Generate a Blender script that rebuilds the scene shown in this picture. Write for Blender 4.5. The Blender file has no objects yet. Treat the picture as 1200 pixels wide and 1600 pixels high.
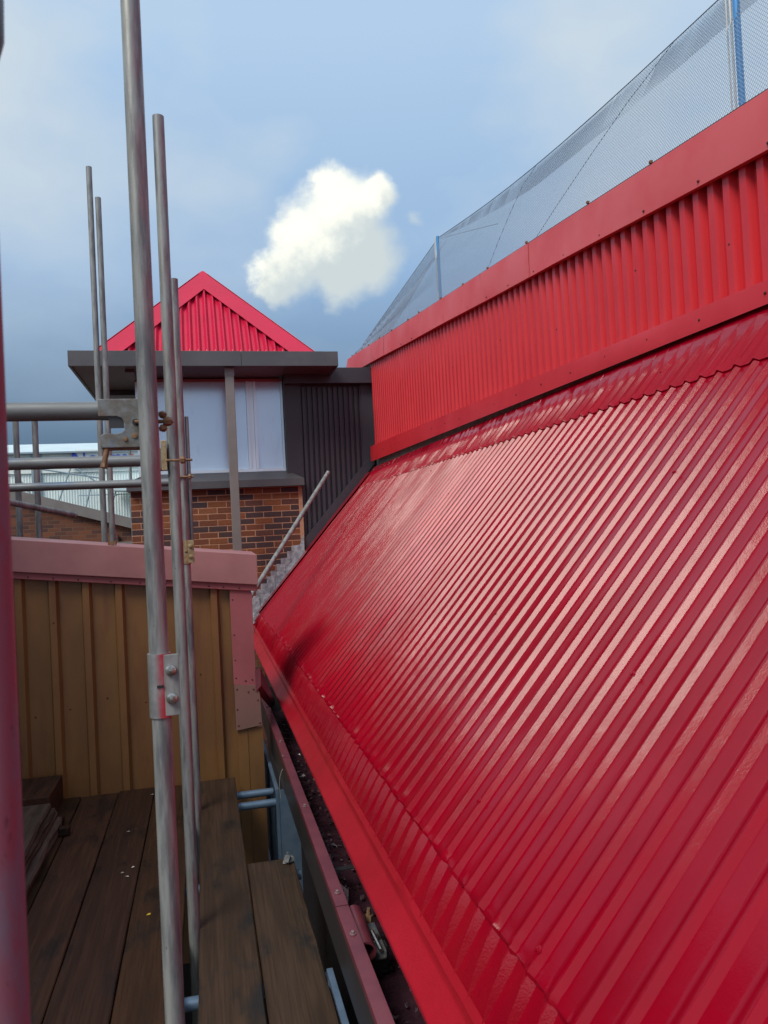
import bpy, bmesh, math, random
import numpy as np
from mathutils import Vector, Matrix

rnd = random.Random(7)
scene = bpy.context.scene
COL = scene.collection
R = math.radians
CAMZ = 1.62

# ------------------------------------------------------------------ camera
yaw, pitch, roll = R(13.297), R(1.226), R(2.9)
fw = Vector((math.sin(yaw)*math.cos(pitch), math.cos(yaw)*math.cos(pitch), math.sin(pitch)))
r0 = Vector((math.cos(yaw), -math.sin(yaw), 0)); u0 = r0.cross(fw)
rr = math.cos(roll)*r0 - math.sin(roll)*u0
uu = math.sin(roll)*r0 + math.cos(roll)*u0
cd = bpy.data.cameras.new('camera'); cam = bpy.data.objects.new('camera', cd); COL.objects.link(cam)
M = Matrix((rr, uu, -fw)).transposed().to_4x4(); M.translation = (0, 0, CAMZ)
cam.matrix_world = M
cd.sensor_fit = 'HORIZONTAL'; cd.sensor_width = 36; cd.lens = 36
cd.clip_start = 0.05; cd.clip_end = 5000
cd.dof.use_dof = True; cd.dof.focus_distance = 5.5; cd.dof.aperture_fstop = 36/3.0
scene.camera = cam

# ------------------------------------------------------------------ world
SUN_EL, SUN_AZ = R(50), R(228)        # azimuth clockwise from +Y: behind the camera, to the left
w = bpy.data.worlds.new('World'); scene.world = w; w.use_nodes = True
nt = w.node_tree; nt.nodes.clear()
def N(t, **k):
    n = nt.nodes.new(t)
    for a, b in k.items(): setattr(n, a, b)
    return n
def L(a, b): nt.links.new(a, b)
def MA(op, a, b=None, clamp=False):
    n = N('ShaderNodeMath', operation=op, use_clamp=clamp)
    for i, v in enumerate((a, b)):
        if v is None: continue
        if isinstance(v, (int, float)): n.inputs[i].default_value = v
        else: L(v, n.inputs[i])
    return n.outputs[0]
def MIX(f, a, b):
    n = N('ShaderNodeMix', data_type='RGBA')
    for i, v in ((0, f), (6, a), (7, b)):
        if isinstance(v, (int, float)): n.inputs[i].default_value = v
        elif isinstance(v, tuple): n.inputs[i].default_value = (*v, 1)
        else: L(v, n.inputs[i])
    return n.outputs[2]
SK = 0.1
sky = N('ShaderNodeTexSky', sky_type='NISHITA', sun_disc=False, sun_elevation=SUN_EL, sun_rotation=SUN_AZ)
tc = N('ShaderNodeTexCoord'); D = tc.outputs['Generated']
sep = N('ShaderNodeSeparateXYZ'); L(D, sep.inputs[0])
ramp = N('ShaderNodeValToRGB'); L(sep.outputs[2], ramp.inputs[0])
stops = [(0.0, (.075, .125, .2)), (.11, (.085, .15, .25)), (.2, (.175, .28, .43)), (.32, (.33, .51, .76)), (.55, (.50, .69, .92)), (1, (.62, .74, .88))]
e = ramp.color_ramp.elements
while len(e) < len(stops): e.new(.5)
for i, (p, c) in enumerate(stops): e[i].position = p; e[i].color = (*[v/SK for v in c], 1)
n1 = N('ShaderNodeTexNoise'); n1.inputs['Scale'].default_value = 2.6; n1.inputs['Detail'].default_value = 5; n1.inputs['Roughness'].default_value = .5
mp = N('ShaderNodeMapping'); L(D, mp.inputs[0]); mp.inputs['Location'].default_value = (.8, 5.0, 2.6); mp.inputs['Scale'].default_value = (1, 1, 1.7)
L(mp.outputs[0], n1.inputs['Vector'])
wash = MA('MULTIPLY', MA('SUBTRACT', n1.outputs[0], .43), 4.0, True)
elev = MA('MULTIPLY', MA('SUBTRACT', sep.outputs[2], .13), 2.6, True)
wash = MA('MULTIPLY', wash, elev)
veil = MIX(wash, ramp.outputs[0], (.72/SK, .81/SK, .86/SK))
sdh = N('ShaderNodeVectorMath', operation='DOT_PRODUCT'); L(D, sdh.inputs[0]); sdh.inputs[1].default_value = (math.sin(SUN_AZ), math.cos(SUN_AZ), 0)
tos = MA('MULTIPLY', MA('ADD', sdh.outputs['Value'], .08), .9, True)          # the rain bank thins towards the sun's side of the sky
veil = MIX(tos, veil, (.66/SK, .76/SK, .88/SK))
base = MIX(.86, sky.outputs[0], veil)
# one sunlit cumulus (directions on the celestial sphere)
cc = Vector((.162, .919, .36)).normalized(); ca = Vector((0, 0, 1)).cross(cc).normalized() * -1; cb_ = cc.cross(ca) * -1
if cb_.z < 0: cb_ = -cb_
def DOT(v, vec):
    n = N('ShaderNodeVectorMath', operation='DOT_PRODUCT'); L(v, n.inputs[0]); n.inputs[1].default_value = vec; return n.outputs['Value']
fwd_ = DOT(D, tuple(cc)); cu = MA('DIVIDE', DOT(D, tuple(ca)), fwd_); cv = MA('DIVIDE', DOT(D, tuple(cb_)), fwd_)
cmb = N('ShaderNodeCombineXYZ'); L(cu, cmb.inputs[0]); L(cv, cmb.inputs[1])
nz = N('ShaderNodeTexNoise'); nz.inputs['Scale'].default_value = 19; nz.inputs['Detail'].default_value = 8; nz.inputs['Roughness'].default_value = .58
L(cmb.outputs[0], nz.inputs['Vector'])
dsp = N('ShaderNodeVectorMath', operation='MULTIPLY_ADD'); L(nz.outputs['Color'], dsp.inputs[0]); dsp.inputs[1].default_value = (.055, .055, 0); dsp.inputs[2].default_value = (-.0275, -.0275, 0)
add = N('ShaderNodeVectorMath', operation='ADD'); L(cmb.outputs[0], add.inputs[0]); L(dsp.outputs[0], add.inputs[1])
dens = None
for (x, y, r) in ((535, 345, 72), (482, 385, 66), (432, 420, 46), (570, 400, 62), (588, 315, 34), (520, 300, 38), (420, 440, 36), (530, 425, 55), (648, 347, 20)):
    dn = N('ShaderNodeVectorMath', operation='DISTANCE'); L(add.outputs[0], dn.inputs[0]); dn.inputs[1].default_value = ((x-510)/1290, (370-y)/1290, 0)
    s = MA('SUBTRACT', 1, MA('DIVIDE', dn.outputs['Value'], r/1290))
    if r == 20: s = MA('SUBTRACT', MA('MULTIPLY', s, .42), .24)
    if dens is None: dens = s
    else:
        mx = N('ShaderNodeMath', operation='SMOOTH_MAX'); L(dens, mx.inputs[0]); L(s, mx.inputs[1]); mx.inputs[2].default_value = .2; dens = mx.outputs[0]
dens = MA('ADD', dens, MA('MULTIPLY', MA('SUBTRACT', nz.outputs[0], .5), .42))
front = MA('GREATER_THAN', fwd_, .5)
cm = N('ShaderNodeMapRange', interpolation_type='SMOOTHSTEP'); L(dens, cm.inputs[0]); cm.inputs[1].default_value = -.2; cm.inputs[2].default_value = .44
cmask = MA('MULTIPLY', cm.outputs[0], front)
lit = MA('ADD', MA('ADD', MA('MULTIPLY', cv, 11), MA('MULTIPLY', cu, -6.5)), MA('MULTIPLY', MA('SUBTRACT', nz.outputs[0], .5), 1.2))
lm = N('ShaderNodeMapRange', interpolation_type='SMOOTHSTEP'); L(lit, lm.inputs[0]); lm.inputs[1].default_value = -.35; lm.inputs[2].default_value = .25
ccol = MIX(lm.outputs[0], (.62/SK, .70/SK, .72/SK), (1.12/SK, 1.12/SK, .98/SK))
final = MIX(cmask, base, ccol)
bg = N('ShaderNodeBackground'); bg.inputs[1].default_value = SK; L(final, bg.inputs[0])
ow = N('ShaderNodeOutputWorld'); L(bg.outputs[0], ow.inputs[0])

sd = bpy.data.lights.new('sun', 'SUN'); sd.energy = 2.9; sd.angle = R(26); sd.color = (1, .94, .84)
so = bpy.data.objects.new('sun', sd); COL.objects.link(so)
sdir = Vector((math.sin(SUN_AZ)*math.cos(SUN_EL), math.cos(SUN_AZ)*math.cos(SUN_EL), math.sin(SUN_EL)))
so.rotation_euler = (-sdir).to_track_quat('-Z', 'Y').to_euler(); so.location = sdir*30

vs = scene.view_settings
vs.view_transform = 'Standard'; vs.look = 'None'; vs.exposure = 0.0; vs.gamma = 1; vs.use_curve_mapping = False
try:
    scene.cycles.max_bounces = 8; scene.cycles.diffuse_bounces = 4; scene.cycles.glossy_bounces = 4
except Exception: pass

# ------------------------------------------------------------------ materials
def mat(name, col, rough=.5, metal=0., spec=.5, col2=None, nscale=6., ndetail=5., nmix=1., stretch=(1,1,1), bump=0., bscale=60., bdist=.002,
        rrange=None, spots=None, coords='pos', objvar=0., coat=0., bump2=None):
    m = bpy.data.materials.new(name); m.use_nodes = True
    t = m.node_tree; b = t.nodes['Principled BSDF']
    def n_(ty, **k):
        n = t.nodes.new(ty)
        for a, v in k.items(): setattr(n, a, v)
        return n
    b.inputs['Roughness'].default_value = rough; b.inputs['Metallic'].default_value = metal
    b.inputs['Specular IOR Level'].default_value = spec; b.inputs['Base Color'].default_value = (*col, 1)
    if coat: b.inputs['Coat Weight'].default_value = coat; b.inputs['Coat Roughness'].default_value = .06
    if coords == 'pos': P = n_('ShaderNodeNewGeometry').outputs['Position']
    else: P = n_('ShaderNodeTexCoord').outputs['Object']
    mp = n_('ShaderNodeMapping'); mp.inputs['Scale'].default_value = stretch; t.links.new(P, mp.inputs[0])
    if coords == 'obj':
        oi0 = n_('ShaderNodeObjectInfo'); sc_ = n_('ShaderNodeVectorMath', operation='SCALE'); sc_.inputs[0].default_value = (37, 19, 53)
        t.links.new(oi0.outputs['Random'], sc_.inputs['Scale']); t.links.new(sc_.outputs[0], mp.inputs['Location'])
    Pv = mp.outputs[0]; c = None
    if col2:
        n = n_('ShaderNodeTexNoise'); n.inputs['Scale'].default_value = nscale; n.inputs['Detail'].default_value = ndetail; n.inputs['Roughness'].default_value = .6
        t.links.new(Pv, n.inputs['Vector'])
        mr = n_('ShaderNodeMapRange', interpolation_type='SMOOTHSTEP'); mr.inputs[1].default_value = .35; mr.inputs[2].default_value = .68; mr.inputs[4].default_value = nmix
        t.links.new(n.outputs[0], mr.inputs[0])
        mx = n_('ShaderNodeMix', data_type='RGBA'); mx.inputs[6].default_value = (*col, 1); mx.inputs[7].default_value = (*col2, 1)
        t.links.new(mr.outputs[0], mx.inputs[0]); c = mx.outputs[2]
        if rrange:
            m2 = n_('ShaderNodeMapRange'); m2.inputs[3].default_value = rrange[0]; m2.inputs[4].default_value = rrange[1]
            t.links.new(mr.outputs[0], m2.inputs[0]); t.links.new(m2.outputs[0], b.inputs['Roughness'])
    for sp in (spots or []):      # (colour, scale, low, high, amount, stretch, normal axis or None)
        sm = n_('ShaderNodeMapping'); sm.inputs['Scale'].default_value = sp[5]; t.links.new(P, sm.inputs[0])
        n = n_('ShaderNodeTexNoise'); n.inputs['Scale'].default_value = sp[1]; n.inputs['Detail'].default_value = 6; n.inputs['Roughness'].default_value = .65
        t.links.new(sm.outputs[0], n.inputs['Vector'])
        mr = n_('ShaderNodeMapRange', interpolation_type='SMOOTHSTEP'); mr.inputs[1].default_value = sp[2]; mr.inputs[2].default_value = sp[3]; mr.inputs[4].default_value = sp[4]
        t.links.new(n.outputs[0], mr.inputs[0]); f = mr.outputs[0]
        if len(sp) > 6 and sp[6]:
            g = n_('ShaderNodeNewGeometry'); dt = n_('ShaderNodeVectorMath', operation='DOT_PRODUCT'); dt.inputs[1].default_value = sp[6]
            t.links.new(g.outputs['Normal'], dt.inputs[0])
            m3 = n_('ShaderNodeMapRange', interpolation_type='SMOOTHSTEP'); m3.inputs[1].default_value = .1; m3.inputs[2].default_value = .85; t.links.new(dt.outputs['Value'], m3.inputs[0])
            ml = n_('ShaderNodeMath', operation='MULTIPLY'); t.links.new(f, ml.inputs[0]); t.links.new(m3.outputs[0], ml.inputs[1]); f = ml.outputs[0]
        mx = n_('ShaderNodeMix', data_type='RGBA'); mx.inputs[7].default_value = (*sp[0], 1)
        if c is None: mx.inputs[6].default_value = (*col, 1)
        else: t.links.new(c, mx.inputs[6])
        t.links.new(f, mx.inputs[0]); c = mx.outputs[2]
    if objvar:
        oi = n_('ShaderNodeObjectInfo'); mr = n_('ShaderNodeMapRange'); mr.inputs[3].default_value = 1-objvar; mr.inputs[4].default_value = 1+objvar
        t.links.new(oi.outputs['Random'], mr.inputs[0])
        hs = n_('ShaderNodeHueSaturation'); t.links.new(mr.outputs[0], hs.inputs['Value'])
        if c is None: hs.inputs['Color'].default_value = (*col, 1)
        else: t.links.new(c, hs.inputs['Color'])
        c = hs.outputs[0]
    if c is not None: t.links.new(c, b.inputs['Base Color'])
    prev = None
    for bs, bd, bst in ([(bscale, bdist*bump, stretch)] if bump else []) + list(bump2 or []):
        bm_ = n_('ShaderNodeMapping'); bm_.inputs['Scale'].default_value = bst; t.links.new(P, bm_.inputs[0])
        n = n_('ShaderNodeTexNoise'); n.inputs['Scale'].default_value = bs; n.inputs['Detail'].default_value = 3; t.links.new(bm_.outputs[0], n.inputs['Vector'])
        bn = n_('ShaderNodeBump'); bn.inputs['Strength'].default_value = 1; bn.inputs['Distance'].default_value = bd
        t.links.new(n.outputs[0], bn.inputs['Height'])
        if prev: t.links.new(prev, bn.inputs['Normal'])
        prev = bn.outputs[0]
    if prev: t.links.new(prev, b.inputs['Normal'])
    return m

RED = (.29, .001, .013)
MT = {}
MT['roof_red'] = mat('roof_red', RED, .15, spec=.27, col2=(.25, .001, .011), nscale=3, rrange=(.12, .19), bump2=[(260, .0002, (1,1,1)), (9, .0010, (1, .6, 1))])
MT['apron_red'] = mat('apron_red', RED, .22, spec=.55, col2=(.30, .002, .012), nscale=5, rrange=(.18, .32), bump2=[(190, .0009, (1,1,1)), (14, .002, (1,1,1))])
MT['wall_red'] = mat('wall_red', (.60, .024, .032), .46, spec=.5, col2=(.54, .014, .024), nscale=2, rrange=(.32, .44), bump2=[(5, .002, (1,1,.4))])
MT['cap_red'] = mat('cap_red', (.66, .10, .105), .46, spec=.5, col2=(.62, .065, .075), nscale=1.6, rrange=(.4, .52),
                    spots=[((.40, .004, .016), 2.2, .6, .74, .9, (1, 1, 1))], bump2=[(4, .003, (1,1,1))])
MT['eave_red'] = mat('eave_red', (.42, .010, .026), .36, spec=.7, col2=(.36, .005, .016), nscale=4, rrange=(.3, .44), bump2=[(150, .0008, (1,1,1)), (12, .002, (1,1,1))])
MT['hip_red'] = mat('hip_red', (.56, .006, .05), .4, col2=(.5, .006, .045), nscale=2)
MT['grey_trim'] = mat('grey_trim', (.075, .075, .085), .42, col2=(.095, .092, .10), nscale=3, spots=[((.18, .18, .19), 9, .66, .8, .4, (1, 1, .3))])
MT['grey_post'] = mat('grey_post', (.20, .18, .175), .5, col2=(.17, .15, .145), nscale=4)
MT['dark_clad'] = mat('dark_clad', (.042, .040, .055), .38, col2=(.05, .047, .06), nscale=2)
MT['dark_panel'] = mat('dark_panel', (.035, .034, .044), .4, col2=(.042, .04, .05), nscale=2, spots=[((.008, .008, .01), 17, .64, .7, .8, (1, 1, .6))])
MT['window'] = mat('window', (.64, .80, 1.0), .2, metal=.4, col2=(.68, .84, 1.0), nscale=1.5, spots=[((.45, .46, .5), 14, .55, .8, .35, (1, 1, .25))])
MT['frame'] = mat('frame', (.80, .90, 1.0), .3, metal=.4)
MT['soffit'] = mat('soffit', (.10, .075, .078), .5, col2=(.08, .062, .065), nscale=3)
MT['mortar'] = mat('mortar', (.50, .27, .17), .9, col2=(.40, .21, .14), nscale=20)
MT['pale'] = mat('pale', (.55, .55, .52), .7, col2=(.4, .4, .38), nscale=8)
MT['black'] = mat('black', (.012, .012, .014), .6)
MT['gutter'] = mat('gutter', (.035, .034, .038), .4, col2=(.028, .027, .031), nscale=6, spots=[((.09, .02, .03), 7, .6, .75, .5, (1, 1, 1))])
MT['gutter_in'] = mat('gutter_in', (.03, .014, .02), .12, col2=(.05, .02, .03), nscale=11, ndetail=8, rrange=(.08, .4), bump2=[(30, .004, (1,1,1))])
MT['lip_red'] = mat('lip_red', (.17, .036, .05), .33, col2=(.13, .026, .04), nscale=9, spots=[((.35, .25, .27), 24, .68, .74, .7, (1, .4, 1))], bump2=[(8, .001, (1,1,1))])
MT['coping_pink'] = mat('coping_pink', (.36, .165, .17), .52, col2=(.31, .135, .14), nscale=3.5, stretch=(1, 1, 1),
                        spots=[((.28, .07, .09), 5, .64, .75, .5, (1, 1, 1)), ((.42, .3, .28), 30, .7, .78, .4, (1, 1, 1))])
MT['flash_pink'] = mat('flash_pink', (.34, .10, .115), .5, col2=(.30, .085, .095), nscale=4)
MT['flash_plain'] = mat('flash_plain', (.22, .12, .10), .55, col2=(.25, .12, .11), nscale=4)
MT['brown_clad'] = mat('brown_clad', (.235, .115, .038), .42, col2=(.18, .086, .034), nscale=2.2, stretch=(1, 1, .5), spots=[((.12, .03, .022), 3.2, .5, .75, .6, (1.5, 1, .25))])
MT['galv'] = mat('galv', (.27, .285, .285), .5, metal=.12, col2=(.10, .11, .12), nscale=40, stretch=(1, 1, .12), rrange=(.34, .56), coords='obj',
                 spots=[((.44, .43, .34), 11, .46, .7, .45, (1, 1, .08), (-.95, -.3, 0)), ((.32, .03, .06), 3.5, .42, .66, .5, (1, 1, .45), (.93, -.35, 0)), ((.07, .055, .05), 60, .66, .72, .8, (1, 1, .5)), ((.55, .54, .5), 90, .68, .72, .7, (1, 1, .12))], bump2=[(70, .0006, (1, 1, .3))])  # left-facing pale tint paints in sunlight; roof-facing red mixes overspray with painted bounce
MT['galv_far'] = mat('galv_far', (.27, .28, .28), .5, metal=.12, col2=(.13, .14, .145), nscale=30, stretch=(1, 1, .2), rrange=(.4, .6), coords='obj')
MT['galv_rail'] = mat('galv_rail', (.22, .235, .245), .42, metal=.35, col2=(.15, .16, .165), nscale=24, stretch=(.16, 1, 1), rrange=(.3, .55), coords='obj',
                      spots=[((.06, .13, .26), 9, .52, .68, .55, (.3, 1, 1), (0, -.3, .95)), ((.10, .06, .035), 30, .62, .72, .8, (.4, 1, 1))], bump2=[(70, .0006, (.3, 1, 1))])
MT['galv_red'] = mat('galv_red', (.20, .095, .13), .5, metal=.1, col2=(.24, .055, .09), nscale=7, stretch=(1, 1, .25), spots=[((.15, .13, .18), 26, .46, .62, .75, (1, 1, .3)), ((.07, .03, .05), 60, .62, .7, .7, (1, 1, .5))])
MT['bracket'] = mat('bracket', (.20, .215, .22), .45, metal=.35, col2=(.12, .105, .09), nscale=22, rrange=(.35, .6),
                    spots=[((.05, .12, .26), 15, .54, .66, .65, (1, 1, 1)), ((.17, .08, .035), 32, .6, .7, .8, (1, 1, 1)), ((.5, .5, .46), 40, .68, .74, .7, (1, 1, .6))], bump2=[(60, .001, (1,1,1))])
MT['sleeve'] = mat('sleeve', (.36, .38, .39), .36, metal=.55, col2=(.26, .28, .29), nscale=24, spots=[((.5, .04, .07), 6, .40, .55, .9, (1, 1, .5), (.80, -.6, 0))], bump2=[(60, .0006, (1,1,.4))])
MT['chrome'] = mat('chrome', (.55, .54, .52), .2, metal=.95, col2=(.35, .32, .28), nscale=60)
MT['brass'] = mat('brass', (.42, .34, .2), .4, metal=.6, col2=(.3, .2, .1), nscale=50)
MT['rust'] = mat('rust', (.16, .085, .045), .75, metal=.15, col2=(.27, .16, .09), nscale=60, spots=[((.34, .35, .34), 45, .6, .72, .7, (1,1,1))], bump2=[(140, .001, (1,1,1))])
MT['lead'] = mat('lead', (.20, .205, .24), .5, col2=(.36, .37, .41), nscale=18, rrange=(.4, .65), spots=[((.05, .05, .06), 30, .58, .7, .7, (1, 1, .4))], bump2=[(16, .01, (1,1,1))])
MT['blue_mesh'] = mat('blue_mesh', (.14, .21, .30), .45, metal=.3, col2=(.10, .16, .24), nscale=10)
MT['blue_post'] = mat('blue_post', (.05, .27, .62), .4, col2=(.06, .3, .66), nscale=5)
MT['white_post'] = mat('white_post', (.72, .73, .68), .4, col2=(.5, .52, .5), nscale=8)
MT['cord'] = mat('cord', (.05, .055, .065), .7)
MT['net'] = mat('net', (.20, .28, .38), .7)
MT['screw'] = mat('screw', (.12, .02, .02), .4, col2=(.04, .012, .012), nscale=90)
MT['bolt_pink'] = mat('bolt_pink', (.30, .19, .2), .35, metal=.4)
MT['debris'] = mat('debris', (.035, .018, .02), .25, col2=(.16, .12, .14), nscale=30, nmix=.6)
MT['scrap'] = mat('scrap', (.34, .2, .24), .25, col2=(.5, .38, .42), nscale=40)
MT['white_clad'] = mat('white_clad', (.78, .86, .84), .5, col2=(.70, .80, .79), nscale=.4)
MT['white_roof'] = mat('white_roof', (.56, .68, .72), .5, col2=(.5, .62, .66), nscale=.5)
MT['sign_white'] = mat('sign_white', (.74, .80, .78), .5)
MT['sign_blue'] = mat('sign_blue', (.015, .05, .42), .4)
MT['sign_red'] = mat('sign_red', (.5, .05, .04), .4)
MT['far_steel'] = mat('far_steel', (.24, .32, .38), .5)
MT['hill'] = mat('hill', (.05, .075, .08), .9, col2=(.07, .09, .09), nscale=.02)
MT['ground'] = mat('ground', (.06, .06, .058), .9, col2=(.09, .085, .075), nscale=.3)
MT['chip'] = mat('chip', (.6, .58, .5), .6)
MT['chip_yellow'] = mat('chip_yellow', (.6, .42, .03), .6)

def wood(name, base, dark, rough=(.4, .7)):
    m = bpy.data.materials.new(name); m.use_nodes = True; t = m.node_tree; b = t.nodes['Principled BSDF']
    b.inputs['Specular IOR Level'].default_value = .22
    n_ = t.nodes.new; lk = t.links.new
    tc = n_('ShaderNodeTexCoord'); oi = n_('ShaderNodeObjectInfo')
    sc = n_('ShaderNodeVectorMath'); sc.operation = 'SCALE'; sc.inputs[0].default_value = (13, 71, 29); lk(oi.outputs['Random'], sc.inputs['Scale'])
    ad = n_('ShaderNodeVectorMath'); ad.operation = 'ADD'; lk(tc.outputs['Object'], ad.inputs[0]); lk(sc.outputs[0], ad.inputs[1])
    m1 = n_('ShaderNodeMapping'); m1.inputs['Scale'].default_value = (9, .55, 9); lk(ad.outputs[0], m1.inputs[0])
    wv = n_('ShaderNodeTexNoise'); wv.inputs['Scale'].default_value = 1.3; wv.inputs['Detail'].default_value = 2; wv.inputs['Distortion'].default_value = .5; lk(m1.outputs[0], wv.inputs['Vector'])
    fr = n_('ShaderNodeMath'); fr.operation = 'MULTIPLY'; fr.inputs[1].default_value = 22; lk(wv.outputs[0], fr.inputs[0])
    sn = n_('ShaderNodeMath'); sn.operation = 'SINE'; lk(fr.outputs[0], sn.inputs[0])
    mr = n_('ShaderNodeMapRange'); mr.inputs[1].default_value = -1; mr.inputs[2].default_value = 1; lk(sn.outputs[0], mr.inputs[0])
    m2 = n_('ShaderNodeMapping'); m2.inputs['Scale'].default_value = (70, 2.2, 40); lk(ad.outputs[0], m2.inputs[0])
    fi = n_('ShaderNodeTexNoise'); fi.inputs['Scale'].default_value = 1.5; fi.inputs['Detail'].default_value = 6; lk(m2.outputs[0], fi.inputs['Vector'])
    m3 = n_('ShaderNodeMapping'); m3.inputs['Scale'].default_value = (4, 1.6, 4); lk(ad.outputs[0], m3.inputs[0])
    st = n_('ShaderNodeTexNoise'); st.inputs['Scale'].default_value = 1.6; st.inputs['Detail'].default_value = 8; st.inputs['Roughness'].default_value = .65; lk(m3.outputs[0], st.inputs['Vector'])
    def mix(f, a, bb, amt=1.):
        n = n_('ShaderNodeMix'); n.data_type = 'RGBA'
        if amt != 1.:
            q = n_('ShaderNodeMath'); q.operation = 'MULTIPLY'; q.inputs[1].default_value = amt; lk(f, q.inputs[0]); f = q.outputs[0]
        lk(f, n.inputs[0])
        for i, v in ((6, a), (7, bb)):
            if isinstance(v, tuple): n.inputs[i].default_value = (*v, 1)
            else: lk(v, n.inputs[i])
        return n.outputs[2]
    c = mix(mr.outputs[0], base, tuple(v*.7 for v in base))
    r1 = n_('ShaderNodeMapRange'); r1.inputs[1].default_value = .42; r1.inputs[2].default_value = .72; lk(fi.outputs[0], r1.inputs[0])
    c = mix(r1.outputs[0], c, tuple(v*.5 for v in base), .8)
    r2 = n_('ShaderNodeMapRange'); r2.interpolation_type = 'SMOOTHSTEP'; r2.inputs[1].default_value = .5; r2.inputs[2].default_value = .68; lk(st.outputs[0], r2.inputs[0])
    c = mix(r2.outputs[0], c, dark, .85)
    hv = n_('ShaderNodeHueSaturation'); r3 = n_('ShaderNodeMapRange'); r3.inputs[3].default_value = .7; r3.inputs[4].default_value = 1.25
    lk(oi.outputs['Random'], r3.inputs[0]); lk(r3.outputs[0], hv.inputs['Value']); lk(c, hv.inputs['Color']); lk(hv.outputs[0], b.inputs['Base Color'])
    r4 = n_('ShaderNodeMapRange'); r4.inputs[3].default_value = rough[1]; r4.inputs[4].default_value = rough[0]; lk(r2.outputs[0], r4.inputs[0]); lk(r4.outputs[0], b.inputs['Roughness'])
    bn = n_('ShaderNodeBump'); bn.inputs['Distance'].default_value = .003; bn.inputs['Strength'].default_value = .8; lk(fi.outputs[0], bn.inputs['Height']); lk(bn.outputs[0], b.inputs['Normal'])
    return m
MT['board'] = wood('board', (.058, .026, .015), (.014, .011, .010))
MT['board_warm'] = wood('board_warm', (.074, .034, .015), (.016, .013, .010))
MT['board_grey'] = wood('board_grey', (.056, .033, .020), (.012, .013, .012))
MT['offcut'] = wood('offcut', (.12, .085, .07), (.02, .014, .012))

def brickmat():
    m = bpy.data.materials.new('brick_clay'); m.use_nodes = True; t = m.node_tree; b = t.nodes['Principled BSDF']
    oi = t.nodes.new('ShaderNodeObjectInfo'); cr = t.nodes.new('ShaderNodeValToRGB'); t.links.new(oi.outputs['Random'], cr.inputs[0])
    cr.color_ramp.interpolation = 'CONSTANT'
    e = cr.color_ramp.elements; cols = [(0, (0.203, 0.066, 0.025)), (.2, (0.156, 0.048, 0.023)), (.38, (.06, .032, .034)), (.62, (.05, .03, .036)), (.75, (0.226, 0.078, 0.031)), (.9, (.11, .042, .032))]
    while len(e) < len(cols): e.new(.5)
    for i, (p, c) in enumerate(cols): e[i].position = p; e[i].color = (*c, 1)
    g = t.nodes.new('ShaderNodeNewGeometry'); n = t.nodes.new('ShaderNodeTexNoise'); n.inputs['Scale'].default_value = 40; n.inputs['Detail'].default_value = 5; t.links.new(g.outputs['Position'], n.inputs['Vector'])
    hs = t.nodes.new('ShaderNodeHueSaturation'); mr = t.nodes.new('ShaderNodeMapRange'); mr.inputs[3].default_value = .6; mr.inputs[4].default_value = 1.4; t.links.new(n.outputs[0], mr.inputs[0])
    t.links.new(mr.outputs[0], hs.inputs['Value']); t.links.new(cr.outputs[0], hs.inputs['Color']); t.links.new(hs.outputs[0], b.inputs['Base Color'])
    b.inputs['Roughness'].default_value = .85
    bn = t.nodes.new('ShaderNodeBump'); bn.inputs['Distance'].default_value = .003; t.links.new(n.outputs[0], bn.inputs['Height']); t.links.new(bn.outputs[0], b.inputs['Normal'])
    return m
MT['brick'] = brickmat()
def farbrick():
    m = bpy.data.materials.new('far_brick'); m.use_nodes = True; t = m.node_tree; b = t.nodes['Principled BSDF']
    tc = t.nodes.new('ShaderNodeNewGeometry'); sx = t.nodes.new('ShaderNodeSeparateXYZ'); cx = t.nodes.new('ShaderNodeCombineXYZ')
    t.links.new(tc.outputs['Position'], sx.inputs[0]); t.links.new(sx.outputs[0], cx.inputs[0]); t.links.new(sx.outputs[2], cx.inputs[1])
    br = t.nodes.new('ShaderNodeTexBrick'); t.links.new(cx.outputs[0], br.inputs['Vector'])
    br.inputs['Scale'].default_value = 1; br.inputs['Brick Width'].default_value = .225; br.inputs['Row Height'].default_value = .075; br.inputs['Mortar Size'].default_value = .007
    br.inputs['Color1'].default_value = (.19, .062, .03, 1); br.inputs['Color2'].default_value = (.07, .032, .028, 1); br.inputs['Mortar'].default_value = (.16, .09, .06, 1)
    t.links.new(br.outputs[0], b.inputs['Base Color']); b.inputs['Roughness'].default_value = .9
    bn = t.nodes.new('ShaderNodeBump'); bn.inputs['Distance'].default_value = .008; bn.invert = True; t.links.new(br.outputs['Fac'], bn.inputs['Height']); t.links.new(bn.outputs[0], b.inputs['Normal'])
    return m
MT['far_brick'] = farbrick()

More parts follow.
